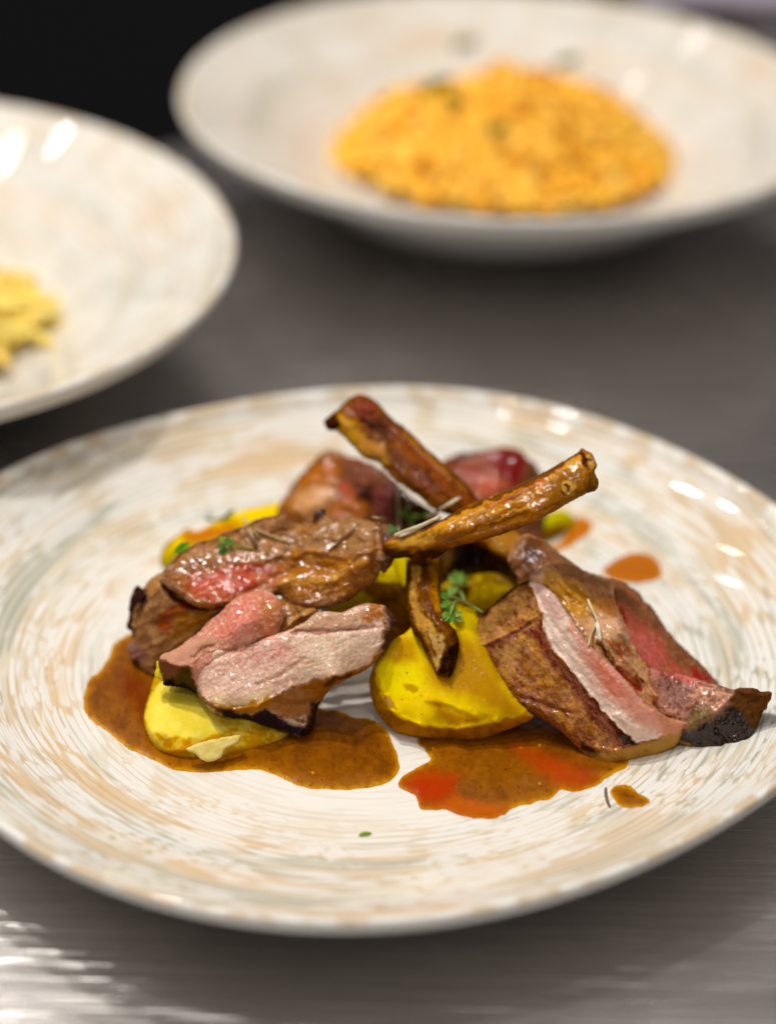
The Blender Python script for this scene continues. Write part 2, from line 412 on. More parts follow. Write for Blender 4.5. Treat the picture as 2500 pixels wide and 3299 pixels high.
    hh = mth(t, 'ADD', noise(vec(3, 420, 5.), 1., 1.), mth(t, 'MULTIPLY', dn, .5)); t.links.new(hh, bp.inputs['Height']); t.links.new(bp.outputs[0], b.inputs['Normal'])
    return m

def steelmat():
    m, t, b = newmat('brushed_steel')
    tcn = nd(t, 'ShaderNodeTexCoord')
    def st(sx, sy, rot, sc, det=3., ro=.6):
        mp = nd(t, 'ShaderNodeMapping'); mp.inputs['Scale'].default_value = (sx, sy, 1); mp.inputs['Rotation'].default_value = (0, 0, rot)
        t.links.new(tcn.outputs['Object'], mp.inputs[0]); n = nd(t, 'ShaderNodeTexNoise', i_Scale=sc, i_Detail=det, i_Roughness=ro); t.links.new(mp.outputs[0], n.inputs['Vector']); return n.outputs[0]
    streak = st(1.2, 60, .05, 3., 4.); grain2 = st(3, 110, -.30, 3., 3.); brush = st(6, 260, .06, 4.); scr = st(5, 300, -.35, 3., 2.); scr2 = st(4, 240, .5, 3., 2.); blot = st(1, 1, 0, 9., 4.)
    def rmp(v, a, c, lo, hi):
        n = nd(t, 'ShaderNodeMapRange', i_1=a, i_2=c, i_3=lo, i_4=hi); t.links.new(v, n.inputs[0]); return n.outputs[0]
    s1 = rmp(scr, .62, .70, 0, 1); s2 = rmp(scr2, .63, .71, 0, 1); ss = mth(t, 'MAXIMUM', s1, s2)
    b.inputs['Metallic'].default_value = 1
    t.links.new(mixc(t, mth(t, 'MULTIPLY', ss, .5), mixc(t, rmp(blot, .35, .65, 0, 1), (.58, .55, .53, 1), (.70, .665, .645, 1)), (.85, .82, .80, 1)), b.inputs['Base Color'])
    bc_ = b.inputs['Base Color'].links[0].from_socket; vv = nd(t, 'ShaderNodeVectorMath', operation='SCALE'); t.links.new(bc_, vv.inputs[0]); t.links.new(mth(t, 'MULTIPLY', rmp(streak, .3, .7, .90, 1.06), rmp(grain2, .35, .7, .93, 1.07)), vv.inputs['Scale']); t.links.new(vv.outputs[0], b.inputs['Base Color'])
    ro = mth(t, 'ADD', mth(t, 'ADD', rmp(blot, .3, .7, .20, .30), rmp(brush, .3, .7, -.05, .05)), mth(t, 'MULTIPLY', ss, .12)); t.links.new(ro, b.inputs['Roughness'])
    b.inputs['Anisotropic'].default_value = .35
    bp = nd(t, 'ShaderNodeBump', i_Strength=.35, i_Distance=.0005); hh = mth(t, 'ADD', mth(t, 'MULTIPLY_ADD', grain2, .35, brush), mth(t, 'MULTIPLY', ss, .5)); t.links.new(hh, bp.inputs['Height']); t.links.new(bp.outputs[0], b.inputs['Normal'])
    return m

# ------------------------------------------------------------------ counter
S = 1.6
EL, ER = .375+.74*(-S+.15), .375+.74*(S+.15)     # the back edge runs away to the right
tb = mesh('steel_counter', [(-S, -S, 0), (S, -S, 0), (S, ER, 0), (-S, EL, 0), (-S, -S, -.04), (S, -S, -.04), (S, ER, -.04), (-S, EL, -.04)],
          [(0, 1, 2, 3), (7, 6, 5, 4), (0, 4, 5, 1), (1, 5, 6, 2), (2, 6, 7, 3), (3, 7, 4, 0)], steelmat(), smooth=False)
tb['kind'] = 'structure'
fm, ft, fb = newmat('dark_floor'); fn = nd(ft, 'ShaderNodeTexNoise', i_Scale=7.0); fr = nd(ft, 'ShaderNodeValToRGB'); fr.color_ramp.elements[0].color = (.003, .003, .004, 1); fr.color_ramp.elements[1].color = (.010, .010, .013, 1)
ft.links.new(fn.outputs[0], fr.inputs[0]); ft.links.new(fr.outputs[0], fb.inputs['Base Color']); fb.inputs['Roughness'].default_value = .7; fb.inputs['Specular IOR Level'].default_value = .2
fl_ = mesh('floor', [(-6, -6, -.9), (6, -6, -.9), (6, 6, -.9), (-6, 6, -.9)], [(0, 1, 2, 3)], fm, smooth=False); fl_['kind'] = 'structure'

# ------------------------------------------------------------------ plates and bowls
def dish(name, c, Rf, prof, under, mat, label, cat, group=None, nth=360):
    """prof: list of (q, z, tag) from centre to rim on top; under: same back to centre. tag 0 top, 1 rim, 2 bare"""
    P = prof+under; ths = np.linspace(0, 2*math.pi, nth, endpoint=False); R = Rf(ths)
    V = []; CC = []
    for q, z, tg in P:
        for k in range(nth):
            rr = q*R[k] if q > .2 else q*(R.mean()*(1-q/.2)+R[k]*q/.2)
            V.append((rr*math.cos(ths[k]), rr*math.sin(ths[k]), z)); CC.append((1 if tg == 1 else 0, 1 if tg == 2 else 0, 0, 1))
    n = len(P); Fc = []
    for i in range(n-1):
        for k in range(nth):
            Fc.append((i*nth+k, i*nth+(k+1) % nth, (i+1)*nth+(k+1) % nth, (i+1)*nth+k)[::-1])
    V.append((0, 0, P[0][1])); V.append((0, 0, P[-1][1])); CC += [(0, 0, 0, 1), (0, 1, 0, 1)]
    for k in range(nth):
        Fc.append((len(V)-2, k, (k+1) % nth)); Fc.append((len(V)-1, (n-1)*nth+(k+1) % nth, (n-1)*nth+k))
    ob = mesh(name, V, Fc, mat, CC); ob.location = c
    setp(ob, label, cat, group); return ob
def zq(q): return .0045+.0208*max((q-.30)/.70, 0)**3.0
top = [(q, zq(q), 0) for q in np.linspace(.02, .955, 46)]
rim = [(.965, zq(.965)+.0001, 0), (.975, .0253, 1), (.985, .0262, 1), (.993, .0264, 1), (.998, .0257, 1), (1.0, .0245, 2), (.998, .0232, 2), (.99, .0218, 2)]
und = [(q, max(.0018, zq(q)-.0035), 2) for q in np.linspace(.975, .56, 18)]+[(.54, .0012, 2), (.53, .0004, 2), (.51, .0004, 2), (.5, .0014, 2), (.1, .0016, 2)]
plate = dish('dinner_plate', (0, 0, .0003), Rpl, top+rim+und, [], platemat('speckled_glaze', .14), 'large cream plate with tan ring speckles holding the lamb and potatoes', 'plate')

def bowlshape(H, floor, foot):
    pr = [(.02, floor, 0), (.2, floor, 0), (.40, floor+.0005, 0), (.50, floor+.003, 0), (.58, floor+.008, 0)]
    z0 = floor+.008
    for q in np.linspace(.62, .97, 14): pr.append((q, z0+(H-.001-z0)*((q-.58)/.39)**.92, 0))
    pr += [(.985, H, 1), (.993, H+.0002, 1), (1.0, H-.0015, 2), (.995, H-.0035, 2)]
    for q in np.linspace(.97, .66, 12): pr.append((q, z0-.004+(H-.004-z0)*((q-.58)/.39)**1.02, 2))
    pr += [(.58, floor-.001, 2), (.50, .0075, 2), (.42, .0035, 2), (.40, .0008, 2), (.37, .0004, 2), (.35, .0022, 2), (.1, .0024, 2)]
    return pr
def four(co):
    def f(th):
        r = co[0]
        for k in range(1, (len(co)+1)//2): r = r+co[2*k-1]*np.cos(k*th)+co[2*k]*np.sin(k*th)
        return r
    return f
BA = (.055, .3603, .0003); BB = (-.195, .192, .0003)
bm = platemat('pale_speckled_glaze', .135, .6)
dish('pasta_bowl', BA, four([.1375, .0004, .0006, .0010, -.0002, .0010, -.001]), bowlshape(.050, .010, 0), [], bm, 'wide speckled bowl behind the plate, filled with orange pasta', 'bowl', 'wide rimmed bowls behind the plate')
dish('pasta_bowl', BB, four([.1462, .0004, .0006, .0003, -.0004, .0002, -.0008]), bowlshape(.050, .010, 0), [], bm, 'wide speckled bowl cut off at the left edge, with pale yellow ribbons', 'bowl', 'wide rimmed bowls behind the plate')

# pale cloth far behind, only a blur in the top right corner
cg = 40; cv = []; cf = []; cc_ = []
for i in range(cg):
    for j in range(cg):
        u = i/(cg-1)-.5; v = j/(cg-1)-.5; hgt = .004+.018*max(0, 1-(abs(u)*2)**4)*max(0, 1-(abs(v)*2)**4)*(.6+.8*float(fbm(np.array([[u*4+3, v*3]]), 5, 3)[0]))
        cv.append((.235+.17*u+.02*v, .715+.16*v, hgt)); cc_.append(list(hexc('#b4aab8'))+[.8])
for i in range(cg-1):
    for j in range(cg-1): cf.append((i*cg+j, (i+1)*cg+j, (i+1)*cg+j+1, i*cg+j+1))
clo = mesh('folded_cloth', cv, cf, HERB, cc_); md = clo.modifiers.new('thick', 'SOLIDIFY'); md.thickness = .002
setp(clo, 'pale lilac cloth behind the orange pasta bowl, a blur in the top right corner', 'cloth')

# orange pasta: a heap of short curled pieces, far out of focus
def ray_z(x, y, z): 
    d = rays(np.array([x]), np.array([y]))[0]; t = (z-CAM[2])/d[2]; return CAM+t*d
def heap(name, c, Rx, Ry, Hh, n, size, cols, label, cat, ribbon=False, seed=3):
    rg = np.random.default_rng(seed); paths = []; cc = []
    # a low mound body underneath
    M = 40; V = []; Fc = []; CC = []
    for i in range(14):
        q = (i+.3)/14
        for k in range(M):
            th = 2*math.pi*k/M; p = np.array([q*Rx*math.cos(th), q*Ry*math.sin(th)])
            h = Hh*.8*(1-q**2)**.8*(1+.35*float(fbm(np.array([[p[0]*60, p[1]*60]]), seed, 3)[0]))
            V.append((c[0]+p[0], c[1]+p[1], c[2]+h)); CC.append(list(hexc(cols[0])*.8)+[.4])
    for i in range(13):
        for k in range(M): Fc.append((i*M+k, (i+1)*M+k, (i+1)*M+(k+1) % M, i*M+(k+1) % M))
    root = empty(name, c, label, cat)
    V.append((c[0], c[1], c[2]+Hh*.8)); CC.append(CC[-1]); Fc += [(len(V)-1, k, (k+1) % M) for k in range(M)]
    V.append((c[0], c[1], c[2]-.004)); CC.append(CC[-1]); Fc += [(len(V)-1, 13*M+(k+1) % M, 13*M+k) for k in range(M)]
    mesh('mound', V, Fc, PASTA, CC, root)
    for i in range(n):
        q = math.sqrt(rg.random())*.98; th = rg.random()*2*math.pi
        p = np.array([c[0]+q*Rx*math.cos(th), c[1]+q*Ry*math.sin(th), 0])
        h = Hh*(1-q**2)**.75*(1+.35*float(fbm(np.array([[(p[0]-c[0])*60, (p[1]-c[1])*60]]), seed, 3)[0]))
        a = rg.random()*2*math.pi; ln = size*(4 if ribbon else 1.6)*(1+.4*rg.random()); cv = rg.normal()*.6
        pts = []
        for s in np.linspace(-.5, .5, 5):
            aa = a+cv*s*2; pts.append((p[0]+ln*s*math.cos(aa), p[1]+ln*s*math.sin(aa), c[2]+h+.002*rg.random()-abs(s)*size*.6))
        paths.append((pts, size*(.32 if ribbon else .5))); cc.append(cols[int(rg.random()*len(cols))])
    ob = tubes('pasta_pieces', paths, PASTA, cc, root, seg=6); ob['kind'] = 'stuff'
    return root
HA = ray_z(1625, 462, .022)
hp = heap('orange_pasta', (HA[0], HA[1], .014), .073, .062, .031, 1500, .0048, ['#ffc848', '#ffbc3c', '#ffd468', '#f8ac30', '#ffcc58', '#c87c28', '#ffc850'], 'heap of orange sauced pasta with green flecks in the far bowl', 'pasta')
# blurred herb flecks on the orange pasta
SURFsave = SURF
flecks = []
for (x, y) in ((1350, 300), (1420, 330), (1380, 275), (1790, 205), (1560, 420), (1460, 150)):
    p = ray_z(x, y, .044); flecks.append(([p, p+np.array([.006, .002, .001]), p+np.array([.010, .006, .0])], .0022))
for fl in flecks: tubes('herb_fleck', [fl], HERB, '#5c6a1c', hp)
HB = ray_z(95, 1080, .018)
heap('ribbon_pasta', (HB[0]-.050, HB[1]+.008, .013), .052, .050, .026, 150, .0075, ['#f6d868', '#f2d070', '#fae48c', '#ecc458', '#f6de78'], 'pale yellow ribbon pasta at the left edge of the picture', 'pasta', True, 9)

# ------------------------------------------------------------------ sauce on the plate
def pool(name, outline, layers, label, cat, step=4., group=None, seed=0, th=.9):
    out = smooth_closed(outline)
    nrm = np.roll(out, -1, 0)-np.roll(out, 1, 0); nrm = np.stack([nrm[:, 1], -nrm[:, 0]], -1)/(np.hypot(*nrm.T)[:, None]+1e-9)
    out = out+nrm*(fbm(out/30, seed+2, 4, .6)*5)[:, None]
    x0, y0 = out.min(0)-step*2; x1, y1 = out.max(0)+step*2
    gx, gy = np.meshgrid(np.arange(x0, x1, step), np.arange(y0, y1, step))
    d, nx, ny, ins, _ = polydist(gx, gy, out); sd = np.where(ins, d, -d); ok = sd > -step*.75; snap = ok & (sd < step*.45)
    X = np.where(snap, nx, gx); Y = np.where(snap, ny, gy); S = np.where(snap, 0, sd)
    cell = ok[:-1, :-1] & ok[1:, :-1] & ok[:-1, 1:] & ok[1:, 1:]
    used = np.zeros_like(ok); used[:-1, :-1] |= cell; used[1:, :-1] |= cell; used[:-1, 1:] |= cell; used[1:, 1:] |= cell
    x = X[used]; y = Y[used]; s = S[used]; idx = -np.ones(X.shape, int); idx[used] = np.arange(len(x))
    d_ = rays(x, y); t = t_plate(d_, 0.00015); P = CAM+t[:, None]*d_
    h = (.62*th/1000)*(1-np.exp(-s/30))*(1+.10*fbm(P*70, seed, 2))
    P[:, 2] += h+.00015
    PB = CAM+(t_plate(d_, -.0004))[:, None]*d_
    cy, cx = np.where(cell); q = np.stack([idx[cy, cx], idx[cy+1, cx], idx[cy+1, cx+1], idx[cy, cx+1]], -1); n = len(x)
    col = paint(x, y, layers, s, seed, 8)
    ob = mesh(name, np.vstack([P, PB]), np.vstack([q, q[:, ::-1]+n]), SAUCE, np.vstack([col, col]))
    # close the border between top and bottom sheets
    setp(ob, label, cat, group); SURF.append((x, y, (P-CAM)@f_/FL)); return ob
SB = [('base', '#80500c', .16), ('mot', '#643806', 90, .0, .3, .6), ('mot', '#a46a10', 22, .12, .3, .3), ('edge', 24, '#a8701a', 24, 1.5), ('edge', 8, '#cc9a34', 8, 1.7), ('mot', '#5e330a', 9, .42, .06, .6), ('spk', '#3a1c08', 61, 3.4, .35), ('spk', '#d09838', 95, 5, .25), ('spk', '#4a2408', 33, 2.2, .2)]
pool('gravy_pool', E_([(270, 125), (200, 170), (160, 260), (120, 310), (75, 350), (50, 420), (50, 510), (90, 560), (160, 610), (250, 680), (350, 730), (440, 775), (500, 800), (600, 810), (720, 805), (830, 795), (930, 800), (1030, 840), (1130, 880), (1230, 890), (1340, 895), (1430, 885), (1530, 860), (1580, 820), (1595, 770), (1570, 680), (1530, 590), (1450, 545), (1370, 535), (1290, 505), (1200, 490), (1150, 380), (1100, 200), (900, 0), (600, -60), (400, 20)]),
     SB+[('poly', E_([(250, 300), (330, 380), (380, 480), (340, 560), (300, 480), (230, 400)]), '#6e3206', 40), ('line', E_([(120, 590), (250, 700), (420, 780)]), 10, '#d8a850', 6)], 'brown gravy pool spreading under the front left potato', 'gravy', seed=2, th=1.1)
pool('gravy_pool', H_([(530, 270), (560, 330), (590, 380), (540, 410), (480, 440), (440, 480), (435, 520), (480, 540), (520, 560), (540, 620), (600, 630), (660, 625), (720, 650), (800, 665), (880, 670), (950, 655), (1000, 620), (1100, 590), (1180, 570), (1230, 530), (1300, 535), (1400, 510), (1480, 450), (1560, 400), (1500, 300), (1300, 120), (1000, 80), (700, 100)]),
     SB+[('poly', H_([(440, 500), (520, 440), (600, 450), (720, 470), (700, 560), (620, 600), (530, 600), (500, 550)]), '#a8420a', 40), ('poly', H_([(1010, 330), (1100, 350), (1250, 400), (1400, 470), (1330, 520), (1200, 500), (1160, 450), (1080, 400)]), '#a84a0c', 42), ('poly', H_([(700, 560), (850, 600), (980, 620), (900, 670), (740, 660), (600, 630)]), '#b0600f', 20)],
     'gravy pool with red oily patches in front of the large potato', 'gravy', seed=5, th=1.1)
pool('gravy_drop', G_([(610, 1300), (650, 1265), (720, 1265), (780, 1310), (840, 1340), (860, 1370), (820, 1400), (750, 1415), (700, 1410), (650, 1380), (620, 1340)]), SB, 'small gravy drop beside the curved twig, at the front right', 'gravy drop', group='gravy drops', seed=7)
pool('gravy_drop', F_([(920, 320), (1000, 250), (1100, 205), (1220, 220), (1300, 290), (1280, 370), (1180, 400), (1100, 400), (1000, 380)]), [('base', '#b06a0a', .16), ('edge', 16, '#c98a1c', 12, .8)], 'larger blurred gravy drop behind the right hand chop', 'gravy drop', group='gravy drops', seed=8)
pool('gravy_drop', C_([(1200, 1040), (1300, 1040), (1360, 970), (1390, 900), (1450, 860), (1520, 880), (1520, 950), (1450, 1010), (1380, 1050), (1300, 1080)]), [('base', '#b87008', .16), ('edge', 16, '#d0921c', 12, .8)], 'blurred gravy drop touching the rearmost potato', 'gravy drop', group='gravy drops', seed=9)
pool('gravy_pool', [(1150, 1800), (1500, 1700), (1750, 1800), (1800, 2000), (1760, 2200), (1650, 2330), (1450, 2300), (1250, 2150), (1150, 1980)], SB, 'dark gravy lying deep between the potatoes under the crossed bones', 'gravy', seed=12)

# ------------------------------------------------------------------ potatoes
PY = '#e6cf1c'
def potato(label, out, ctrl, layers, seed, step=3., **k):
    ob = relief('potato_half', out, ctrl, POTATO, layers, seed=seed, step=step, jit=.5, noise=((14, .5), (3, .08)), warp=5, **k)
    setp(ob, label, 'potato', 'boiled potato halves'); return ob
# P2 large centre
p2face = D_([(215, 780), (270, 690), (330, 600), (420, 550), (560, 400), (700, 350), (850, 400), (960, 600), (1100, 950), (1215, 1065), (1100, 1100), (950, 1140), (800, 1168), (650, 1175), (500, 1150), (380, 1112), (310, 1050), (250, 950), (222, 860)])
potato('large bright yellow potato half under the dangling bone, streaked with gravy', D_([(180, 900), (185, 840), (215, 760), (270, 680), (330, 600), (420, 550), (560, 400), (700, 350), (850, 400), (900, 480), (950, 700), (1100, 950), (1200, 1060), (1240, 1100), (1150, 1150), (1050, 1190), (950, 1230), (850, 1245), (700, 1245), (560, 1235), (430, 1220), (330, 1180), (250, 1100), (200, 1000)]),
       D_([(190, 900, 15), (230, 780, 22), (340, 600, 29), (600, 400, 34), (850, 400, 33), (640, 800, 23), (420, 850, 21), (330, 1060, 14.5), (500, 1150, 12.5), (780, 1170, 12), (1000, 1120, 14), (1200, 1060, 16), (1000, 850, 23), (250, 1100, 9), (430, 1220, 6), (700, 1245, 5.5), (1000, 1215, 7)]),
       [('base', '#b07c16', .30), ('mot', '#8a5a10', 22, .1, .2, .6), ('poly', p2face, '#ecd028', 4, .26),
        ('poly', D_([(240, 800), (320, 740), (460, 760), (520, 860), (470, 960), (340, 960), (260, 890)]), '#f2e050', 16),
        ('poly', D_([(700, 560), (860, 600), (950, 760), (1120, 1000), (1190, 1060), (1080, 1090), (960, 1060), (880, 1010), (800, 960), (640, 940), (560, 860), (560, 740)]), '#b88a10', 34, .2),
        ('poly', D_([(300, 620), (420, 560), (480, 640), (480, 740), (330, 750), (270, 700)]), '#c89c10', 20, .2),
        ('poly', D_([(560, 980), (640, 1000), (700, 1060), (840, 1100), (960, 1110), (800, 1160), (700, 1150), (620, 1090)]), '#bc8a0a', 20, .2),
        ('line', D_([(640, 950), (740, 1000), (820, 1060), (900, 1090)]), 22, '#e2c420', 9, .2),
        ('poly', D_([(395, 890), (450, 880), (500, 910), (460, 950), (410, 930)]), '#c09a10', 5),
        ('poly', D_([(850, 480), (950, 700), (1040, 850), (1000, 900), (880, 720)]), '#b8920c', 16, .2),
        ('poly', D_([(280, 960), (320, 960), (330, 1000), (360, 1050), (310, 1040), (275, 1000)]), '#b08a50', 4, .5), ('spk', '#5a340c', 67, 3.2, .3)], 3, r=2.2, back=24,
       bumps=[('line', D_([(240, 850), (300, 1050), (480, 1155), (780, 1178), (1000, 1130)]), 10, .7), ('line', D_([(560, 990), (700, 1010), (860, 1090)]), 12, .8), ('poly', D_([(280, 960), (330, 1000), (355, 1050), (300, 1030)]), 5, .6)])
# P1 front left
p1face = E_([(352, 500), (380, 420), (480, 300), (620, 300), (800, 480), (960, 590), (820, 625), (700, 640), (560, 680), (545, 700), (440, 690), (390, 650), (352, 580)])
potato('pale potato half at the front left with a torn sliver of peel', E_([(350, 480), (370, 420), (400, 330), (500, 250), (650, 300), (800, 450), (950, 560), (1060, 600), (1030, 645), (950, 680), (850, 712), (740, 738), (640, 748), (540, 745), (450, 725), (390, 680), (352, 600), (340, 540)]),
       E_([(352, 480, 11), (400, 360, 14), (500, 280, 16), (620, 320, 15.5), (500, 500, 13.5), (420, 620, 11), (560, 660, 10), (780, 600, 10), (980, 600, 8.5), (370, 650, 8), (450, 722, 6), (640, 745, 5.5), (900, 700, 5.5), (1040, 630, 6.5)]),
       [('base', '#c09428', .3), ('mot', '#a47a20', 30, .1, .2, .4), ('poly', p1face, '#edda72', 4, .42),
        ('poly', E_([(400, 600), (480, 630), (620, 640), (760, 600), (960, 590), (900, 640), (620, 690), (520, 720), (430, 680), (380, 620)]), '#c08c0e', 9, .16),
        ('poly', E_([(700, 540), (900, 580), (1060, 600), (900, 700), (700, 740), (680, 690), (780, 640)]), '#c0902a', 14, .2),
        ('mot', '#f6e690', 30, .1, .2, .4)], 4, r=3.6, back=20, bumps=[('line', E_([(360, 580), (450, 700), (560, 690), (800, 640)]), 9, .6)])
ob = relief('potato_peel', E_([(550, 690), (620, 660), (700, 640), (800, 622), (822, 628), (800, 660), (742, 692), (720, 732), (662, 754), (622, 740), (590, 712)]), E_([(550, 690, 11.5), (820, 626, 11.5), (660, 750, 8.5), (720, 680, 11)]), POTATO,
            [('base', '#e6d698', .45), ('mot', '#d0b868', 14, .1, .2, .5)], r=.8, back=1.2, noise=((6, .3), (2, .1)), jit=1.2, seed=6, clear=1.0)
setp(ob, 'torn pale yellow sliver hanging from the front left potato', 'potato sliver')
ob = relief('potato_crumb', A_([(255, 1145), (275, 1150), (285, 1200), (300, 1240), (300, 1265), (280, 1275), (262, 1255), (240, 1240), (248, 1200)]), A_([(260, 1150, 24), (270, 1270, 20)]), POTATO, [('base', '#d8c460', .5)], r=1.5, back=4, jit=2.5, noise=((3, .5),), seed=16)
setp(ob, 'ragged yellow potato crumb wedged by the tip of the front meat slice', 'potato crumb')
# P3 behind left chop
potato('gravy coated potato half behind the left chop', A_([(275, 505), (278, 440), (320, 375), (400, 315), (450, 285), (520, 298), (650, 230), (800, 170), (950, 138), (1040, 120), (1120, 160), (1100, 300), (700, 420), (450, 480), (330, 520), (290, 540)]),
       A_([(280, 500, 9), (330, 380, 16), (520, 300, 20), (800, 180, 22), (1050, 130, 22), (700, 350, 20), (400, 480, 13)]),
       [('base', '#ecd018', .3), ('poly', A_([(420, 310), (560, 280), (720, 240), (820, 260), (700, 330), (600, 370), (470, 380), (410, 360)]), '#bc7606', 16, .16), ('poly', A_([(270, 500), (300, 540), (480, 400), (400, 380), (300, 470)]), '#d4c42c', 9), ('line', A_([(275, 520), (280, 440), (330, 370), (440, 285)]), 14, '#9a8020', 6), ('poly', A_([(430, 280), (470, 275), (470, 300), (430, 305)]), '#7a4a10', 4)], 21, step=4., r=4, back=14)
# P4 centre, mostly hidden
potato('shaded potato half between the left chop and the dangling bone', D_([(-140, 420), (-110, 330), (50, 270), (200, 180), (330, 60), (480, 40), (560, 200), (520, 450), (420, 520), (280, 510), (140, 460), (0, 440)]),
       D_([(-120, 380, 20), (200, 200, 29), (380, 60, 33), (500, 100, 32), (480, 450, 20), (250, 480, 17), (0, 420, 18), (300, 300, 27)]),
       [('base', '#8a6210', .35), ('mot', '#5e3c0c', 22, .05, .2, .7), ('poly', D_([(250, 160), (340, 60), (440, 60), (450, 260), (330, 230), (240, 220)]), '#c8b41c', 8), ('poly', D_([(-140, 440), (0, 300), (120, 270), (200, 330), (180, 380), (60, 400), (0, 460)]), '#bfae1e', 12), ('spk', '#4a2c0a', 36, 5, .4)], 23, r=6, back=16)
# P5 behind herb
potato('yellow potato half behind the green herb sprig', D_([(640, 280), (700, 210), (850, 180), (1000, 170), (1150, 240), (1180, 320), (1050, 400), (920, 430), (800, 440), (700, 400)]),
       D_([(660, 300, 22), (850, 190, 27), (1100, 240, 28), (1000, 380, 20), (750, 400, 18)]),
       [('base', '#dcc022', .3), ('poly', D_([(640, 300), (700, 210), (830, 190), (900, 250), (800, 330), (700, 340)]), '#7a5216', 12), ('mot', '#b89c1c', 20, .1, .2, .6), ('poly', D_([(900, 170), (1100, 190), (1180, 300), (1080, 260), (900, 240)]), '#8a6a18', 14)], 25, r=5, back=14)  # brown patches along the top paint in the shadow above this potato
# P6 rear right
potato('blurred potato end sticking out behind the right chop', C_([(1180, 900), (1230, 840), (1300, 805), (1390, 825), (1430, 880), (1390, 950), (1320, 1020), (1240, 1040), (1180, 1000)]),
       C_([(1200, 850, 17), (1400, 830, 15), (1300, 1020, 7), (1180, 1000, 9)]), [('base', '#cfc44a', .35), ('poly', C_([(1250, 920), (1330, 900), (1390, 930), (1320, 1020), (1220, 1040), (1180, 1000)]), '#96742e', 12)], 27, step=5., r=6, back=14)

# ------------------------------------------------------------------ rear chops
ch = empty('lamb_chop', (pt(950, 1620)*1), 'rear left lamb chop glazed orange with a dangling bone', 'lamb chop', 'lamb chops stacked in the middle of the plate')
relief('glazed_meat', B_([(380, 560), (400, 500), (440, 430), (490, 350), (560, 270), (620, 210), (690, 150), (750, 142), (830, 172), (950, 210), (1060, 260), (1130, 320), (1250, 440), (1400, 540), (1440, 620), (1300, 700), (1000, 680), (600, 700), (400, 640)]),
       B_([(390, 560, 22), (500, 340, 28), (740, 145, 37), (1000, 230, 38), (1300, 480, 35), (1400, 620, 26), (900, 640, 22), (600, 500, 26), (800, 350, 32)]), MEAT,
       [('base', '#7a4a16', .24), ('mot', '#a86a1c', 60, 0, .2, .7), ('poly', B_([(560, 290), (700, 200), (770, 240), (790, 340), (720, 380), (600, 380), (520, 400)]), '#b06c12', 16), ('poly', B_([(500, 440), (600, 380), (720, 370), (740, 430), (680, 520), (560, 540), (500, 500)]), '#d0a078', 22),
        ('poly', B_([(790, 190), (900, 190), (1060, 260), (1140, 340), (1130, 560), (980, 580), (960, 480), (880, 420), (800, 360), (780, 270)]), '#80503f', 14, .36), ('poly', B_([(780, 330), (860, 370), (910, 430), (860, 460), (790, 420)]), '#c06a52', 10), ('poly', B_([(880, 380), (1000, 360), (1010, 480), (960, 560), (900, 460)]), '#3e1c18', 16),
        ('poly', B_([(760, 460), (900, 460), (975, 490), (960, 560), (820, 580), (720, 560)]), '#b8701e', 14), ('poly', B_([(1130, 340), (1300, 450), (1450, 600), (1300, 700), (1100, 600)]), '#3e1c10', 14), ('poly', B_([(1020, 400), (1130, 340), (1130, 580), (1040, 580)]), '#7a4440', 12), ('edge', 10, '#4a2410', 8, .9)], ch, r=3, back=22, step=4., noise=((14, 2.4), (6, 1.6), (2.5, .8)), seed=31, jit=3)  # dark brown right end of the meat is shadow put into the colour
# dangling bone
relief('rib_bone', D_([(425, 90), (520, 60), (625, 80), (640, 160), (636, 250), (648, 350), (668, 430), (700, 500), (738, 548), (758, 620), (750, 700), (738, 760), (712, 820), (690, 845), (640, 835), (600, 810), (580, 740), (540, 680), (505, 610), (465, 560), (438, 480), (420, 400), (410, 300), (415, 200)]),
       D_([(520, 80, 44), (420, 300, 38), (640, 250, 41), (470, 540, 34), (690, 500, 37), (600, 800, 25.5), (740, 700, 29), (690, 840, 25)]), BONE,
       [('base', '#6e4416', .34), ('mot', '#8e5c20', 26, .05, .2, .7), ('fib', '#3e220a', 78, 120, 8, .25, .7),
        ('poly', D_([(460, 130), (510, 130), (490, 260), (480, 350), (540, 450), (610, 520), (650, 600), (640, 700), (610, 770), (590, 690), (540, 580), (480, 500), (440, 380), (440, 240)]), '#c39a5c', 7, .42),
        ('poly', D_([(470, 300), (500, 400), (560, 470), (530, 530), (470, 470), (450, 380)]), '#b58a50', 8), ('poly', D_([(560, 560), (640, 560), (670, 640), (650, 710), (620, 790), (590, 740)]), '#d2b078', 8, .4), ('line', D_([(560, 560), (580, 640), (600, 700)]), 10, '#8a5a22', 4),
        ('line', D_([(530, 120), (540, 300), (580, 420), (690, 510)]), 16, '#5c340e', 7), ('line', D_([(580, 120), (600, 250), (620, 400)]), 18, '#a8762c', 8), ('line', D_([(430, 160), (420, 350), (470, 520), (560, 680)]), 12, '#5a3410', 5),
        ('poly', D_([(700, 640), (760, 600), (755, 720), (715, 825), (690, 850), (630, 840), (630, 730), (670, 690)]), '#2a160c', 6, .5), ('mot', '#5a3418', 9, .3, .1, .6), ('edge', 5, '#3c2008', 4, .8)], ch, r=4.2, back=5, noise=((8, .6), (2, .15)), fib=[(78, 90, 9, .5)], seed=33, jit=1.2,
       bumps=[('poly', D_([(470, 140), (500, 400), (610, 520), (640, 700), (600, 760), (540, 600), (460, 470), (440, 250)]), 6, -1.1), ('line', D_([(620, 150), (640, 400), (720, 560)]), 8, .6), ('poly', D_([(650, 700), (740, 650), (720, 820), (640, 830)]), 6, -.8)], clear=2)

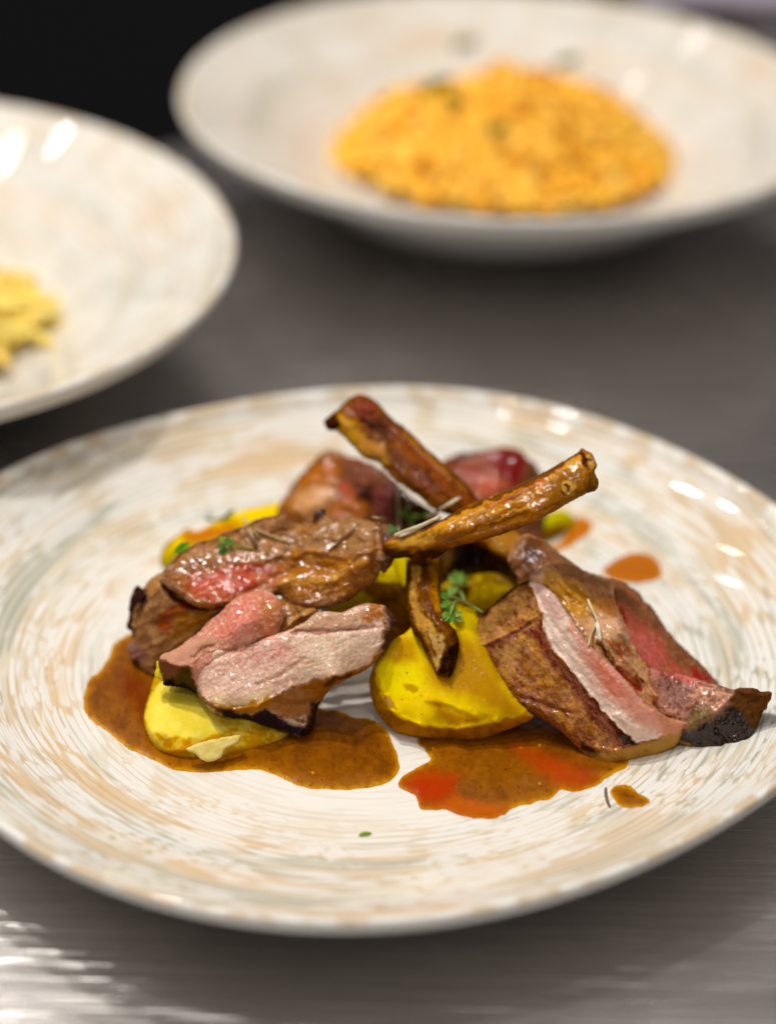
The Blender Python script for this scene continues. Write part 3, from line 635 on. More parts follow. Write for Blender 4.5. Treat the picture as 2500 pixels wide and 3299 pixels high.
ch = empty('lamb_chop', pt(1600, 1560), 'rear right lamb chop, red glossy face half hidden behind the crossed bones', 'lamb chop', 'lamb chops stacked in the middle of the plate')
relief('red_meat', C_([(560, 520), (680, 440), (800, 432), (950, 402), (1060, 420), (1140, 485), (1200, 560), (1250, 700), (1240, 850), (1210, 960), (1130, 1010), (900, 960), (700, 760)]),
       C_([(590, 500, 26), (950, 405, 33), (1180, 520, 28), (1220, 900, 14), (900, 900, 22), (800, 700, 27)]), MEAT,
       [('base', '#8a4c34', .26), ('poly', C_([(840, 430), (1000, 410), (1120, 470), (1100, 600), (1040, 660), (940, 560), (850, 480)]), '#7c2010', 16, .18), ('poly', C_([(700, 540), (840, 560), (900, 610), (760, 610)]), '#8e2c14', 14, .2), ('poly', C_([(560, 520), (700, 430), (840, 420), (800, 460), (640, 520)]), '#5c3428', 12), ('poly', C_([(1120, 470), (1200, 560), (1250, 700), (1240, 950), (1100, 950), (1080, 640)]), '#5e3a20', 14), ('poly', C_([(800, 600), (900, 580), (1000, 640), (900, 720), (800, 720)]), '#b0604c', 16, .26), ('edge', 8, '#4a1c10', 8, .8)], ch, r=2.5, back=20, step=4., noise=((12, 3.0), (5, 1.8), (2.2, .8)), seed=35, jit=4)
relief('meat_trimming', C_([(560, 1050), (700, 960), (900, 940), (1100, 960), (1130, 1080), (1080, 1180), (1000, 1260), (900, 1290), (760, 1280), (640, 1300), (570, 1260), (545, 1150)]),
       C_([(560, 1080, 32), (800, 960, 35), (1100, 1000, 34), (1000, 1250, 22), (640, 1290, 21), (800, 1150, 28)]), MEAT,
       [('base', '#4a2c14', .3), ('mot', '#6a4420', 30, .1, .2, .8), ('poly', C_([(620, 1120), (720, 1040), (860, 1060), (840, 1160), (760, 1200), (640, 1200)]), '#191008', 22, .3), ('poly', C_([(560, 1100), (640, 1070), (600, 1200), (570, 1250)]), '#8a6a3c', 12), ('poly', C_([(700, 1200), (1000, 1200), (950, 1290), (700, 1290)]), '#5e4a20', 14)], ch, r=5, back=14, step=4., noise=((8, 1.5), (3, .5)), seed=37)

# ------------------------------------------------------------------ left chop
ch = empty('lamb_chop', pt(850, 1850), 'left lamb chop, broad gravy glazed face, bone pointing up to the right', 'lamb chop', 'lamb chops stacked in the middle of the plate')
relief('browned_side', A_([(130, 645), (165, 670), (200, 622), (270, 572), (330, 590), (420, 680), (520, 760), (680, 770), (760, 760), (700, 830), (600, 910), (540, 970), (480, 1030), (400, 1075), (320, 1110), (265, 1165), (250, 1245), (205, 1218), (150, 1190), (132, 1140), (88, 1128), (65, 1050), (82, 1000), (90, 950), (55, 925), (70, 850), (76, 760), (100, 690)]),
       A_([(100, 700, 27), (75, 900, 19), (130, 1130, 10), (245, 1235, 7.5), (270, 580, 33), (520, 770, 32), (700, 780, 31), (560, 950, 23), (300, 1080, 14), (300, 850, 24)]), MEAT,
       [('base', '#a07a5a', .42), ('mot', '#7e5a40', 28, -.05, .2, .8), ('mot', '#c09a74', 9, .15, .15, .5), ('fib', '#5e3a24', -30, 90, 11, .12, .6), ('poly', A_([(270, 840), (360, 790), (520, 800), (560, 830), (430, 870), (330, 930), (260, 930)]), '#8a4226', 16, .3), ('poly', A_([(380, 830), (520, 800), (640, 820), (600, 880), (450, 960), (330, 1010)]), '#9a6a34', 22, .3),
        ('line', A_([(300, 640), (360, 720), (450, 790), (560, 800)]), 22, '#4a241a', 9), ('line', A_([(340, 800), (460, 770), (540, 790)]), 10, '#74281a', 4), ('line', A_([(240, 1180), (300, 1100), (420, 1060), (560, 930), (680, 800)]), 14, '#6a4630', 7),
        ('poly', A_([(130, 640), (180, 690), (195, 750), (160, 760), (110, 800), (90, 950), (50, 930), (60, 780), (100, 680)]), '#2c1c1a', 7, .4), ('poly', A_([(60, 1010), (160, 1060), (180, 1130), (120, 1150), (60, 1120)]), '#86605a', 12, .2), ('poly', A_([(190, 620), (260, 580), (280, 640), (220, 700), (180, 690)]), '#a87e54', 8, .3), ('edge', 5, '#5a3c28', 4, .6)], ch, r=3.5, back=22, noise=((9, 1.6), (4, .9), (1.5, .3)), fib=[(-30, 80, 12, 1.3)], seed=41, jit=2.2,
       bumps=[('line', A_([(300, 640), (380, 740), (560, 800)]), 14, -2.0), ('line', A_([(190, 700), (170, 780), (110, 900)]), 8, -1.0), ('line', A_([(250, 900), (400, 850), (540, 830)]), 12, -1.2), ('line', A_([(300, 1060), (430, 960), (560, 900)]), 12, -.9), ('poly', A_([(100, 660), (180, 700), (110, 940), (50, 920)]), 8, 1.0)])
Aout = A_([(268, 600), (300, 548), (350, 492), (400, 440), (470, 400), (540, 370), (620, 350), (660, 325), (720, 300), (800, 275), (860, 245), (930, 215), (1000, 205), (1060, 185), (1090, 215), (1130, 245), (1180, 255), (1235, 230), (1250, 190), (1290, 160), (1335, 155), (1345, 195), (1400, 210), (1450, 225)])+B_([(880, 565), (950, 588), (1010, 600), (1075, 615), (1130, 650), (1190, 700), (1200, 780), (1150, 830), (1122, 880), (1080, 935), (1050, 915), (1030, 960), (980, 1020), (900, 1070), (850, 1110), (780, 1140), (700, 1165), (620, 1172), (540, 1155), (470, 1130), (430, 1100)])+A_([(1040, 720), (960, 730), (860, 760), (760, 775), (680, 792), (600, 802), (520, 792), (450, 762), (400, 715), (340, 680), (290, 640)])
relief('glazed_meat', Aout, A_([(270, 600, 35), (360, 490, 37), (660, 330, 41), (1000, 205, 46), (1330, 170, 49), (520, 780, 32.5), (700, 770, 33), (420, 700, 34)])+B_([(1000, 610, 51), (1180, 720, 50.5), (1120, 880, 44), (900, 1060, 36), (620, 1165, 32.5), (430, 1060, 34), (300, 860, 39.5), (700, 750, 45), (950, 850, 45.5), (60, 850, 39)]), MEAT,
       [('base', '#9a7046', .24), ('mot', '#845a34', 34, 0, .2, .7), ('mot', '#b48a60', 10, .2, .15, .45),
        ('poly', A_([(300, 560), (360, 500), (470, 470), (640, 470), (700, 520), (560, 570), (470, 620), (420, 700), (330, 660), (290, 620)]), '#84500e', 20, .13),
        ('poly', A_([(480, 400), (660, 340), (880, 240), (1080, 200), (1130, 260), (1000, 320), (850, 400), (700, 460), (560, 460), (430, 470)]), '#94704e', 16, .3), ('poly', A_([(850, 250), (1060, 190), (1110, 260), (1040, 310), (900, 330)]), '#8a6648', 10, .34),
        ('poly', A_([(480, 590), (600, 560), (720, 520), (900, 500), (1010, 540), (1100, 560), (1040, 620), (960, 650), (860, 690), (760, 730), (640, 770), (520, 740), (450, 680), (440, 620)]), '#b0503c', 22, .2),
        ('poly', A_([(560, 600), (760, 560), (960, 530), (1000, 580), (820, 640), (620, 680), (500, 660)]), '#bc5646', 22, .2), ('fib', '#6e2a1c', -16, 50, 4.5, .1, .9), ('fib', '#c8926a', -20, 30, 5, .2, .8),
        ('poly', A_([(880, 600), (1020, 560), (1100, 540), (1110, 580), (1020, 640), (900, 680)]), '#b87858', 9, .2),
        ('poly', A_([(1060, 500), (1200, 450), (1340, 500), (1500, 470), (1600, 520), (1500, 620), (1300, 600), (1100, 600)]), '#a4661e', 24, .15),
        ('poly', B_([(860, 560), (1080, 620), (1000, 740), (880, 830), (720, 800), (560, 800), (600, 680), (740, 640)]), '#9c7450', 18, .18), ('poly', B_([(470, 800), (700, 820), (860, 900), (1000, 880), (980, 980), (860, 1050), (700, 1090), (500, 1080), (400, 1000)]), '#a2681c', 20, .15),
        ('line', B_([(420, 1000), (560, 980), (700, 990), (820, 950)]), 26, '#d09a58', 13, .2), ('poly', B_([(500, 820), (600, 770), (680, 790), (640, 860), (540, 870)]), '#b27c48', 12), ('line', B_([(720, 960), (860, 880), (960, 850)]), 16, '#c08e58', 9),
        ('line', B_([(740, 640), (760, 740), (700, 820)]), 8, '#8a5c38', 4), ('poly', B_([(430, 1060), (560, 1110), (760, 1110), (940, 1030), (900, 1090), (700, 1170), (540, 1160)]), '#7a4a18', 12, .2),
        ('poly', B_([(1060, 640), (1180, 680), (1210, 780), (1120, 920), (1040, 930), (1060, 800)]), '#5c3616', 14, .2), ('mot', '#5a3618', 13, .35, .1, .5), ('poly', A_([(1250, 180), (1340, 150), (1350, 200), (1290, 230), (1250, 240)]), '#3a1e12', 7, .25),
        ('line', A_([(640, 340), (800, 275), (930, 215), (1060, 185)]), 12, '#3e2214', 6), ('line', A_([(300, 550), (400, 440), (540, 370), (640, 345)]), 9, '#4a2a18', 5), ('edge', 5, '#5a3a20', 4, .6),
        ('line', A_([(280, 610), (340, 680), (430, 750), (540, 790), (680, 790)]), 22, '#a4744c', 8, .2)], ch, r=3.4, back=14, noise=((14, 1.2), (6, 1.0), (2.5, .45), (1.1, .16)), fib=[(-20, 60, 11, .7)], seed=43, jit=2.0,
       bumps=[('line', A_([(660, 330), (860, 380), (1120, 300), (1240, 260)]), 18, -1.2), ('line', A_([(290, 600), (400, 690), (520, 760), (700, 760)]), 18, 1.3), ('poly', A_([(380, 560), (640, 500), (700, 600), (480, 680)]), 40, -1.4), ('line', A_([(700, 520), (880, 560), (1050, 500), (1200, 480)]), 14, -.8),
              ('line', A_([(860, 690), (1000, 610), (1130, 560), (1040, 500)]), 14, -1.2), ('line', B_([(430, 980), (560, 950), (700, 960), (880, 900), (1000, 820)]), 26, 1.6), ('line', B_([(480, 900), (620, 880), (760, 920)]), 13, -1.2), ('line', B_([(500, 830), (560, 780), (700, 800), (820, 830), (960, 760)]), 11, 1.3),
              ('line', B_([(740, 800), (800, 740), (880, 680), (930, 620)]), 8, -1.5), ('line', B_([(860, 860), (900, 800), (980, 800)]), 8, 1.2), ('line', B_([(1030, 680), (1040, 780), (1010, 900)]), 14, -1.5), ('line', B_([(560, 640), (640, 700), (760, 700)]), 10, .9), ('line', B_([(940, 600), (900, 680), (960, 720)]), 9, 1.1),
              ('line', A_([(1250, 200), (1310, 170), (1340, 200)]), 14, 2.0), ('line', A_([(860, 260), (960, 230), (1070, 210)]), 18, 1.5)])
relief('sinew', A_([(1040, 740), (1120, 760), (1270, 790), (1285, 850), (1200, 910), (1130, 980), (1040, 1000), (1000, 900)]), A_([(1050, 750, 33), (1270, 800, 33), (1200, 900, 29), (1040, 980, 28)]), MEAT,
       [('base', '#94683c', .2), ('mot', '#6a4422', 18, .1, .2, .7), ('mot', '#c89a6a', 12, .25, .15, .6), ('line', A_([(1080, 900), (1170, 840), (1260, 800)]), 12, '#b88a60', 5)], ch, r=3, back=10, noise=((5, 1.6), (2, .5)), seed=45,
       bumps=[('line', A_([(1060, 940), (1160, 860), (1280, 820)]), 10, 1.6), ('line', A_([(1120, 780), (1180, 880)]), 8, -1.5)])
relief('rib_bone', C_([(235, 985), (330, 965), (450, 928), (600, 850), (720, 780), (850, 730), (1000, 670), (1150, 600), (1280, 530), (1400, 460), (1445, 432), (1465, 408), (1500, 425), (1532, 440), (1552, 480), (1565, 530), (1550, 560), (1575, 620), (1560, 680), (1500, 700), (1420, 740), (1300, 810), (1150, 890), (1050, 930), (900, 980), (800, 1010), (700, 1030), (620, 1060), (560, 1100), (500, 1130), (430, 1147), (380, 1132), (340, 1112), (280, 1120), (200, 1110), (180, 1040)]),
       C_([(210, 1020, 51), (300, 970, 54), (720, 790, 63), (1100, 630, 70), (1480, 420, 77), (1560, 660, 72), (1200, 860, 65), (800, 1000, 58), (450, 1140, 48), (260, 1110, 47), (600, 950, 59)]), BONE,
       [('base', '#a46a32', .26), ('mot', '#946224', 60, .1, .3, .5), ('fib', '#5c340e', -25, 150, 9, .2, 1.2), ('fib', '#cf9a5c', -25, 110, 8, .2, 1.3),
        ('line', C_([(400, 970), (560, 910), (700, 860), (860, 790), (1000, 730), (1150, 650), (1300, 570), (1440, 490)]), 34, '#cc9450', 13, .24), ('line', C_([(330, 975), (600, 860), (850, 740), (1150, 605), (1440, 440)]), 10, '#5a340e', 5), ('line', C_([(860, 790), (1000, 730), (1120, 670), (1220, 610)]), 11, '#b05a14', 5), ('line', C_([(900, 740), (1150, 625), (1350, 510)]), 9, '#6a3a10', 4),  # broad pale line along the shaft is a painted highlight
        ('line', C_([(500, 1050), (700, 1000), (900, 950), (1100, 880)]), 34, '#8c581e', 18), ('poly', C_([(280, 1000), (420, 960), (560, 950), (520, 1010), (380, 1040), (300, 1060)]), '#c69a58', 16, .3), ('poly', C_([(420, 1060), (600, 1040), (640, 1060), (520, 1130), (430, 1147), (380, 1120)]), '#3c220e', 14, .5), ('poly', C_([(180, 1030), (280, 1050), (400, 1100), (380, 1140), (180, 1120)]), '#4a2a10', 12),
        ('mot', '#6a4018', 22, .25, .15, .5), ('poly', C_([(1250, 620), (1420, 560), (1540, 560), (1560, 680), (1420, 740), (1250, 780)]), '#86592a', 20, .35),
        ('poly', C_([(1325, 655), (1345, 625), (1390, 618), (1425, 645), (1435, 690), (1410, 720), (1370, 715), (1335, 690)]), '#b8905c', 4, .4), ('poly', C_([(1360, 650), (1385, 650), (1390, 685), (1365, 690)]), '#6a4420', 3),
        ('poly', C_([(1440, 440), (1470, 420), (1500, 470), (1490, 530), (1460, 500)]), '#4c2216', 6, .3), ('poly', C_([(1500, 440), (1545, 480), (1555, 530), (1530, 540), (1505, 490)]), '#c8a26e', 5, .45), ('poly', C_([(1520, 560), (1570, 600), (1560, 680), (1500, 700), (1480, 640)]), '#6e4a26', 7), ('edge', 5, '#341c0c', 4, .85)], ch, r=4.6, back=5.5, noise=((14, .7), (4, .2), (1.2, .08)), fib=[(-25, 120, 9, .35)], seed=47, jit=1.1,
       bumps=[('line', C_([(420, 960), (720, 840), (1000, 720), (1300, 560), (1450, 470)]), 12, .9), ('line', C_([(480, 930), (850, 760), (1300, 535)]), 7, -.7), ('poly', C_([(1330, 640), (1390, 620), (1430, 680), (1380, 715), (1335, 690)]), 4, .9), ('line', C_([(1365, 650), (1380, 690)]), 5, -1.0), ('poly', C_([(1490, 470), (1545, 480), (1550, 560), (1500, 560)]), 5, -1.4), ('line', C_([(1450, 430), (1490, 500), (1510, 600), (1500, 690)]), 7, 1.1), ('line', C_([(500, 1010), (800, 950), (1100, 850)]), 18, -.8)], clear=3)

# ------------------------------------------------------------------ front slice (pink roll + pale cut face)
ch = empty('meat_slice', pt(900, 2150), 'front left slice with pale pink cut face and charred lower edge, on a potato', 'meat slice', 'cut slices of lamb')
relief('pink_roll', A_([(262, 1140), (280, 1100), (340, 1075), (400, 1045), (450, 1005), (520, 955), (580, 885), (650, 835), (700, 780), (770, 730), (840, 698), (900, 684), (970, 690), (1030, 730), (1065, 790), (1065, 860), (1045, 940), (1010, 990), (900, 1040), (800, 1110), (640, 1190), (560, 1260), (520, 1350), (430, 1312), (350, 1302), (292, 1292), (300, 1225), (270, 1190)]),
       A_([(265, 1130, 27), (295, 1285, 20.5), (520, 1340, 19), (480, 1180, 26.5), (600, 870, 33), (860, 690, 37.5), (1050, 800, 36), (1040, 960, 31), (820, 900, 36.5), (700, 1100, 28)]), MEAT,
       [('base', '#d09e8a', .23), ('mot', '#b88270', 26, .05, .2, .6), ('poly', A_([(600, 900), (720, 780), (860, 690), (980, 700), (1030, 780), (960, 900), (860, 960), (720, 1010), (640, 1000)]), '#dc8e80', 30, .17), ('poly', A_([(920, 700), (1050, 760), (1060, 880), (1020, 980), (940, 990), (900, 900), (900, 780)]), '#b87a50', 22, .2), ('fib', '#b8665a', -38, 40, 4.5, .05, 1.0), ('mot', '#e8c4b0', 8, .2, .15, .5),
        ('poly', A_([(270, 1120), (400, 1050), (560, 980), (640, 1000), (600, 1080), (480, 1150), (380, 1160), (300, 1140)]), '#c69884', 12, .4), ('poly', A_([(255, 1130), (300, 1125), (380, 1165), (470, 1160), (490, 1230), (530, 1360), (420, 1330), (285, 1300), (265, 1200)]), '#4a3c1c', 7, .4), ('poly', A_([(255, 1130), (310, 1130), (400, 1170), (380, 1240), (300, 1250), (265, 1200)]), '#744a36', 10, .4), ('poly', A_([(290, 1250), (420, 1280), (520, 1340), (500, 1370), (380, 1320), (285, 1310)]), '#20160e', 8, .4), ('line', A_([(480, 1150), (600, 1080), (760, 1060)]), 8, '#a06a58', 4)], ch, r=3.0, back=12, noise=((8, .9), (3, .5), (1.2, .2)), fib=[(-38, 50, 6, .15)], seed=51, jit=1.6,
       bumps=[('line', A_([(560, 1010), (700, 960), (880, 880)]), 24, .8), ('line', A_([(640, 1120), (800, 1040), (960, 1000)]), 10, -1.2), ('line', A_([(300, 1140), (400, 1175), (480, 1170)]), 9, 1.0), ('line', A_([(480, 1120), (600, 1040)]), 7, -.8)])
faceA4 = A_([(470, 1175), (560, 1110), (640, 1040), (690, 1015), (740, 1060), (950, 985), (1100, 935), (1200, 885), (1270, 825), (1450, 820), (1600, 780), (1690, 800), (1720, 900), (1700, 1040), (1640, 1120), (1550, 1180), (1400, 1235), (1250, 1265), (1100, 1290), (1000, 1370), (880, 1430), (780, 1440), (680, 1450), (600, 1420), (540, 1340), (490, 1240)])
relief('cut_slice', A_([(470, 1172), (560, 1110), (640, 1040), (685, 1018), (730, 1062), (800, 1050), (950, 990), (1100, 940), (1200, 890), (1270, 830), (1360, 818), (1440, 825), (1520, 790), (1600, 768), (1676, 772)])+B_([(1085, 1148), (1125, 1190), (1152, 1240), (1140, 1290), (1095, 1340), (1085, 1400), (1050, 1470), (1000, 1530), (930, 1572), (860, 1602), (800, 1640), (740, 1672)])+A_([(1330, 1372), (1290, 1430), (1280, 1480), (1262, 1560), (1240, 1602), (1160, 1632), (1100, 1602), (1060, 1590), (980, 1562), (900, 1540), (800, 1512), (700, 1500), (620, 1470), (570, 1420), (530, 1370), (505, 1320), (488, 1235)]),
       A_([(475, 1180, 26), (690, 1025, 30.5), (1000, 970, 33), (1300, 830, 37.5), (1600, 775, 39), (520, 1330, 19.5), (640, 1440, 18), (900, 1430, 18.5), (1100, 1290, 22), (1400, 1235, 26), (620, 1480, 15.5), (850, 1525, 11.5), (1160, 1630, 7.5), (1260, 1540, 9.5), (1340, 1370, 17), (900, 1200, 25)])+B_([(1145, 1240, 36), (1080, 1400, 30), (900, 1585, 22.5), (1000, 1200, 37)]), MEAT,
       [('base', '#8e6236', .34), ('mot', '#5c3a20', 22, .05, .2, .8), ('poly', faceA4, '#e8c2b2', 7, .25), ('poly', A_([(700, 1080), (1000, 990), (1150, 1000), (1100, 1130), (900, 1180), (700, 1200)]), '#e2a498', 36), ('poly', A_([(1100, 1000), (1400, 950), (1640, 920), (1680, 1060), (1500, 1160), (1200, 1240), (1060, 1240), (1200, 1120)]), '#e6cdb6', 34), ('fib', '#c08c7c', -20, 34, 4.5, .1, .9), ('fib', '#f6e6da', -22, 26, 5, .15, .8), ('mot', '#efdccb', 8, .2, .12, .5), ('mot', '#c49884', 6, .28, .1, .5),
        ('poly', A_([(480, 1170), (600, 1080), (700, 1030), (740, 1060), (640, 1120), (540, 1180)]), '#e0c2ac', 7), ('line', A_([(1130, 950), (1300, 960), (1450, 940), (1600, 920)]), 9, '#a87468', 4), ('poly', A_([(1200, 900), (1280, 830), (1450, 825), (1560, 800), (1600, 880), (1450, 930), (1260, 950), (1160, 940)]), '#c6a088', 12), ('line', A_([(880, 1290), (1000, 1280), (1100, 1180), (1250, 1130)]), 9, '#c8a08a', 5),
        ('poly', A_([(600, 1340), (760, 1380), (900, 1360), (1000, 1310), (980, 1390), (860, 1440), (700, 1450), (600, 1420)]), '#dac0a0', 12), ('poly', A_([(560, 1390), (680, 1420), (800, 1420), (900, 1390), (1000, 1370), (1040, 1420), (880, 1470), (720, 1480), (600, 1450)]), '#a47436', 8, .3), ('poly', A_([(1000, 1370), (1120, 1310), (1260, 1300), (1360, 1290), (1320, 1400), (1280, 1480), (1100, 1500), (980, 1450)]), '#9a6a42', 12, .32), ('poly', A_([(1120, 1300), (1260, 1260), (1560, 1190), (1700, 1080), (1720, 1130), (1550, 1230), (1390, 1320), (1300, 1380)]), '#94602c', 7, .32),
        ('poly', A_([(560, 1400), (640, 1440), (760, 1462), (860, 1482), (960, 1450), (1010, 1480), (1100, 1530), (1200, 1560), (1270, 1540), (1240, 1640), (1100, 1620), (900, 1560), (700, 1520)]), '#271c20', 10, .36), ('poly', A_([(1250, 1400), (1310, 1390), (1290, 1480), (1270, 1620), (1200, 1640), (1210, 1560), (1240, 1480)]), '#321e14', 8), ('line', A_([(1340, 1300), (1420, 1250), (1500, 1230)]), 16, '#4c2c18', 7), ('mot', '#241612', 12, .3, .08, .5) if 0 else ('edge', 4, '#5a3a22', 4, .5),
        ('poly', A_([(1600, 790), (1680, 760), (1720, 820), (1690, 880), (1560, 900)]), '#a8692a', 10, .22)]+[('line', B_([(1090, 1150), (1150, 1240), (1095, 1340), (1080, 1420)]), 22, '#4c3026', 9)], ch, r=2.2, back=15, noise=((14, .8), (3, .3), (1.1, .3)), fib=[(-20, 60, 6, .12)], seed=53, jit=1.8,
       bumps=[('line', A_([(1130, 950), (1450, 945), (1640, 920)]), 8, -1.1), ('line', A_([(540, 1370), (620, 1445), (780, 1455), (900, 1430), (1010, 1370), (1120, 1300)]), 7, .8), ('line', A_([(1020, 1380), (1120, 1420), (1260, 1400)]), 9, -.8), ('line', A_([(900, 1290), (1060, 1230), (1200, 1130)]), 8, -.5), ('line', A_([(540, 1160), (700, 1090), (900, 1030)]), 8, -.7), ('poly', A_([(1180, 1540), (1265, 1540), (1240, 1610), (1150, 1630)]), 7, 1.4)])

# ------------------------------------------------------------------ right chop
ch2 = empty('meat_slice', pt(2200, 2150), 'rear right slice, pink inside with a blackened pointed end by the plate rim', 'meat slice', 'cut slices of lamb')
relief('pink_meat', F_([(880, 360), (960, 365), (1050, 392), (1160, 460), (1190, 520), (1225, 530), (1300, 640), (1340, 700), (1450, 820), (1560, 920), (1640, 1010), (1660, 1060), (1500, 1090), (1300, 1060), (1150, 950), (1000, 800), (900, 600)]),
       F_([(900, 380, 36), (1160, 465, 31), (1340, 700, 24), (1630, 1010, 15), (1450, 1080, 17), (1150, 930, 26), (960, 600, 35), (1200, 750, 28)]), MEAT,
       [('base', '#8c6046', .34), ('mot', '#6e4834', 30, .05, .2, .7), ('poly', F_([(1000, 520), (1060, 550), (1160, 640), (1230, 680), (1300, 740), (1340, 860), (1420, 950), (1560, 1010), (1640, 1030), (1500, 1070), (1260, 1000), (1150, 880), (1080, 760), (1030, 640)]), '#b4604f', 14, .26), ('poly', F_([(1080, 620), (1180, 700), (1280, 800), (1320, 900), (1260, 960), (1160, 860), (1100, 760)]), '#c86e66', 18, .26), ('poly', F_([(1480, 930), (1640, 1010), (1640, 1050), (1500, 1020)]), '#8c2c28', 9), ('fib', '#9c4a40', 50, 60, 8, .2, .5), ('poly', F_([(1000, 500), (1060, 560), (1080, 660), (1040, 700), (1000, 600)]), '#8e3826', 8, .25), ('edge', 6, '#5c3a24', 5, .8), ('mot', '#a87c58', 14, .3, .12, .5)], ch2, r=3.4, back=13, noise=((10, 1.), (4, .5), (1.5, .2)), fib=[(48, 70, 9, .5)], seed=61, jit=2.0,
       bumps=[('line', F_([(1000, 500), (1180, 660), (1320, 760), (1500, 960)]), 10, -.9)])
relief('charred_end', G_([(850, 520), (900, 512), (960, 530), (1080, 550), (1180, 578), (1280, 608), (1400, 640), (1440, 630), (1530, 630), (1575, 652), (1642, 662), (1635, 720), (1590, 800), (1560, 860), (1535, 930), (1545, 1000), (1515, 1050), (1450, 1062), (1340, 1067), (1280, 1060), (1200, 1030), (1100, 1012), (1030, 995), (980, 900), (900, 760), (860, 640)]),
       G_([(870, 540, 26), (1080, 560, 25), (1400, 645, 25), (1630, 668, 25), (1570, 850, 17), (1530, 1040, 10.5), (1280, 1055, 9), (1040, 985, 10), (950, 800, 18), (1250, 800, 20), (1150, 900, 15.5)]), MEAT,
       [('base', '#b48474', .34), ('poly', G_([(900, 500), (1080, 540), (1240, 600), (1200, 640), (1060, 600), (940, 600)]), '#d07870', 12, .26), ('poly', G_([(930, 560), (1100, 600), (1130, 700), (1090, 780), (950, 720)]), '#9c746c', 16), ('poly', G_([(1150, 610), (1300, 620), (1400, 660), (1370, 720), (1280, 780), (1180, 760), (1130, 680)]), '#cc9c86', 14, .25), ('fib', '#9a6a5c', 15, 60, 8, .2, .5),
        ('poly', G_([(1400, 640), (1450, 625), (1540, 625), (1650, 660), (1600, 820), (1540, 920), (1440, 880), (1380, 760)]), '#5e3e26', 10, .4), ('poly', G_([(1110, 900), (1210, 850), (1300, 800), (1380, 740), (1430, 760), (1500, 860), (1550, 900), (1560, 1070), (1280, 1080), (1050, 1010), (1060, 920)]), '#1a110d', 14, .24), ('mot', '#4a3020', 12, .25, .12, .5), ('poly', G_([(1130, 760), (1230, 740), (1290, 790), (1220, 850), (1120, 900), (1090, 850)]), '#7c6444', 12), ('poly', G_([(1030, 980), (1100, 990), (1200, 1020), (1220, 1045), (1080, 1020)]), '#9a6a30', 6), ('mot', '#3c281a', 14, .25, .15, .6), ('edge', 4, '#3c2216', 4, .6)], ch2, r=2.6, back=16, noise=((8, 1.3), (3.5, .8), (1.3, .35)), seed=63, jit=2.4,
       bumps=[('line', G_([(1180, 580), (1400, 650), (1640, 680)]), 8, .8), ('line', G_([(1100, 880), (1260, 800), (1390, 690)]), 9, .8), ('line', G_([(1280, 900), (1360, 1000), (1420, 1050)]), 8, -.8)])

ch = empty('lamb_chop', pt(1800, 2100), 'right lamb chop with browned fat cap and white fat strip, leaning on the large potato', 'lamb chop', 'lamb chops stacked in the middle of the plate')
# bone crossing behind
relief('rib_bone', I_([(272, 215), (300, 190), (350, 150), (400, 107), (450, 100), (505, 128), (570, 200), (650, 260), (720, 330), (800, 400), (880, 470), (950, 550), (1010, 610), (1080, 680)])+[(1665, 1712), (1697, 1740), (1710, 1790), (1700, 1822), (1672, 1866), (1655, 1876), (1640, 1835), (1590, 1792), (1545, 1765), (1490, 1725)]+I_([(870, 660), (760, 612), (700, 560), (600, 490), (520, 412), (450, 382), (390, 322), (330, 265), (292, 262), (275, 240)]),
       I_([(280, 220, 64), (450, 110, 68), (700, 320, 59), (900, 520, 51), (600, 480, 54), (400, 320, 60), (860, 640, 46)])+[(1600, 1690, 41), (1700, 1760, 38), (1650, 1870, 32), (1500, 1730, 39)], BONE,
       [('base', '#7e4a1e', .26), ('mot', '#5c3214', 40, 0, .2, .7), ('fib', '#a06828', 47, 120, 10, .25, .7), ('poly', I_([(330, 190), (380, 200), (440, 270), (500, 330), (560, 400), (520, 420), (440, 370), (370, 310), (320, 260)]), '#b88a44', 16, .26), ('poly', I_([(430, 300), (540, 330), (560, 400), (500, 400), (440, 350)]), '#b4824c', 12),
        ('poly', I_([(400, 110), (460, 110), (520, 150), (500, 220), (440, 220), (395, 170)]), '#844434', 12, .2), ('poly', I_([(440, 220), (520, 200), (600, 260), (560, 290), (480, 270)]), '#4a2210', 12, .18), ('poly', I_([(560, 230), (700, 340), (840, 480), (960, 590), (900, 600), (760, 520), (640, 400)]), '#84481a', 14, .18), ('poly', I_([(650, 400), (740, 440), (810, 520), (800, 560), (700, 520), (660, 460)]), '#764028', 10, .22), ('line', I_([(520, 420), (640, 520), (780, 610)]), 14, '#9c6424', 8),
        ('poly', I_([(265, 200), (330, 180), (345, 240), (300, 270), (270, 245)]), '#3a1c10', 8, .4), ('line', I_([(640, 280), (760, 400), (900, 530)]), 10, '#a8702c', 5), ('mot', '#3a1c0a', 17, .32, .1, .6),
        ('poly', [(1560, 1720), (1660, 1705), (1700, 1740), (1690, 1800), (1640, 1800), (1590, 1770)], '#a87a42', 12, .3), ('poly', [(1600, 1790), (1700, 1790), (1680, 1880), (1630, 1850)], '#3c2210', 8, .2), ('poly', [(1680, 1730), (1715, 1770), (1700, 1830), (1685, 1790)], '#8a6020', 5, .2), ('edge', 6, '#34180a', 5, .85)], ch, r=4.8, back=5.5, noise=((12, 1.0), (4, .6), (1.5, .2)), fib=[(47, 110, 12, .9)], seed=65, jit=1.5,
       bumps=[('line', I_([(400, 140), (560, 300), (760, 480), (900, 600)]), 14, .9), ('line', I_([(480, 180), (700, 370), (900, 550)]), 8, -.8), ('poly', I_([(400, 120), (470, 110), (500, 170), (440, 200)]), 8, 1.0), ('line', I_([(440, 220), (540, 270), (600, 330)]), 8, -1.2)], clear=3)
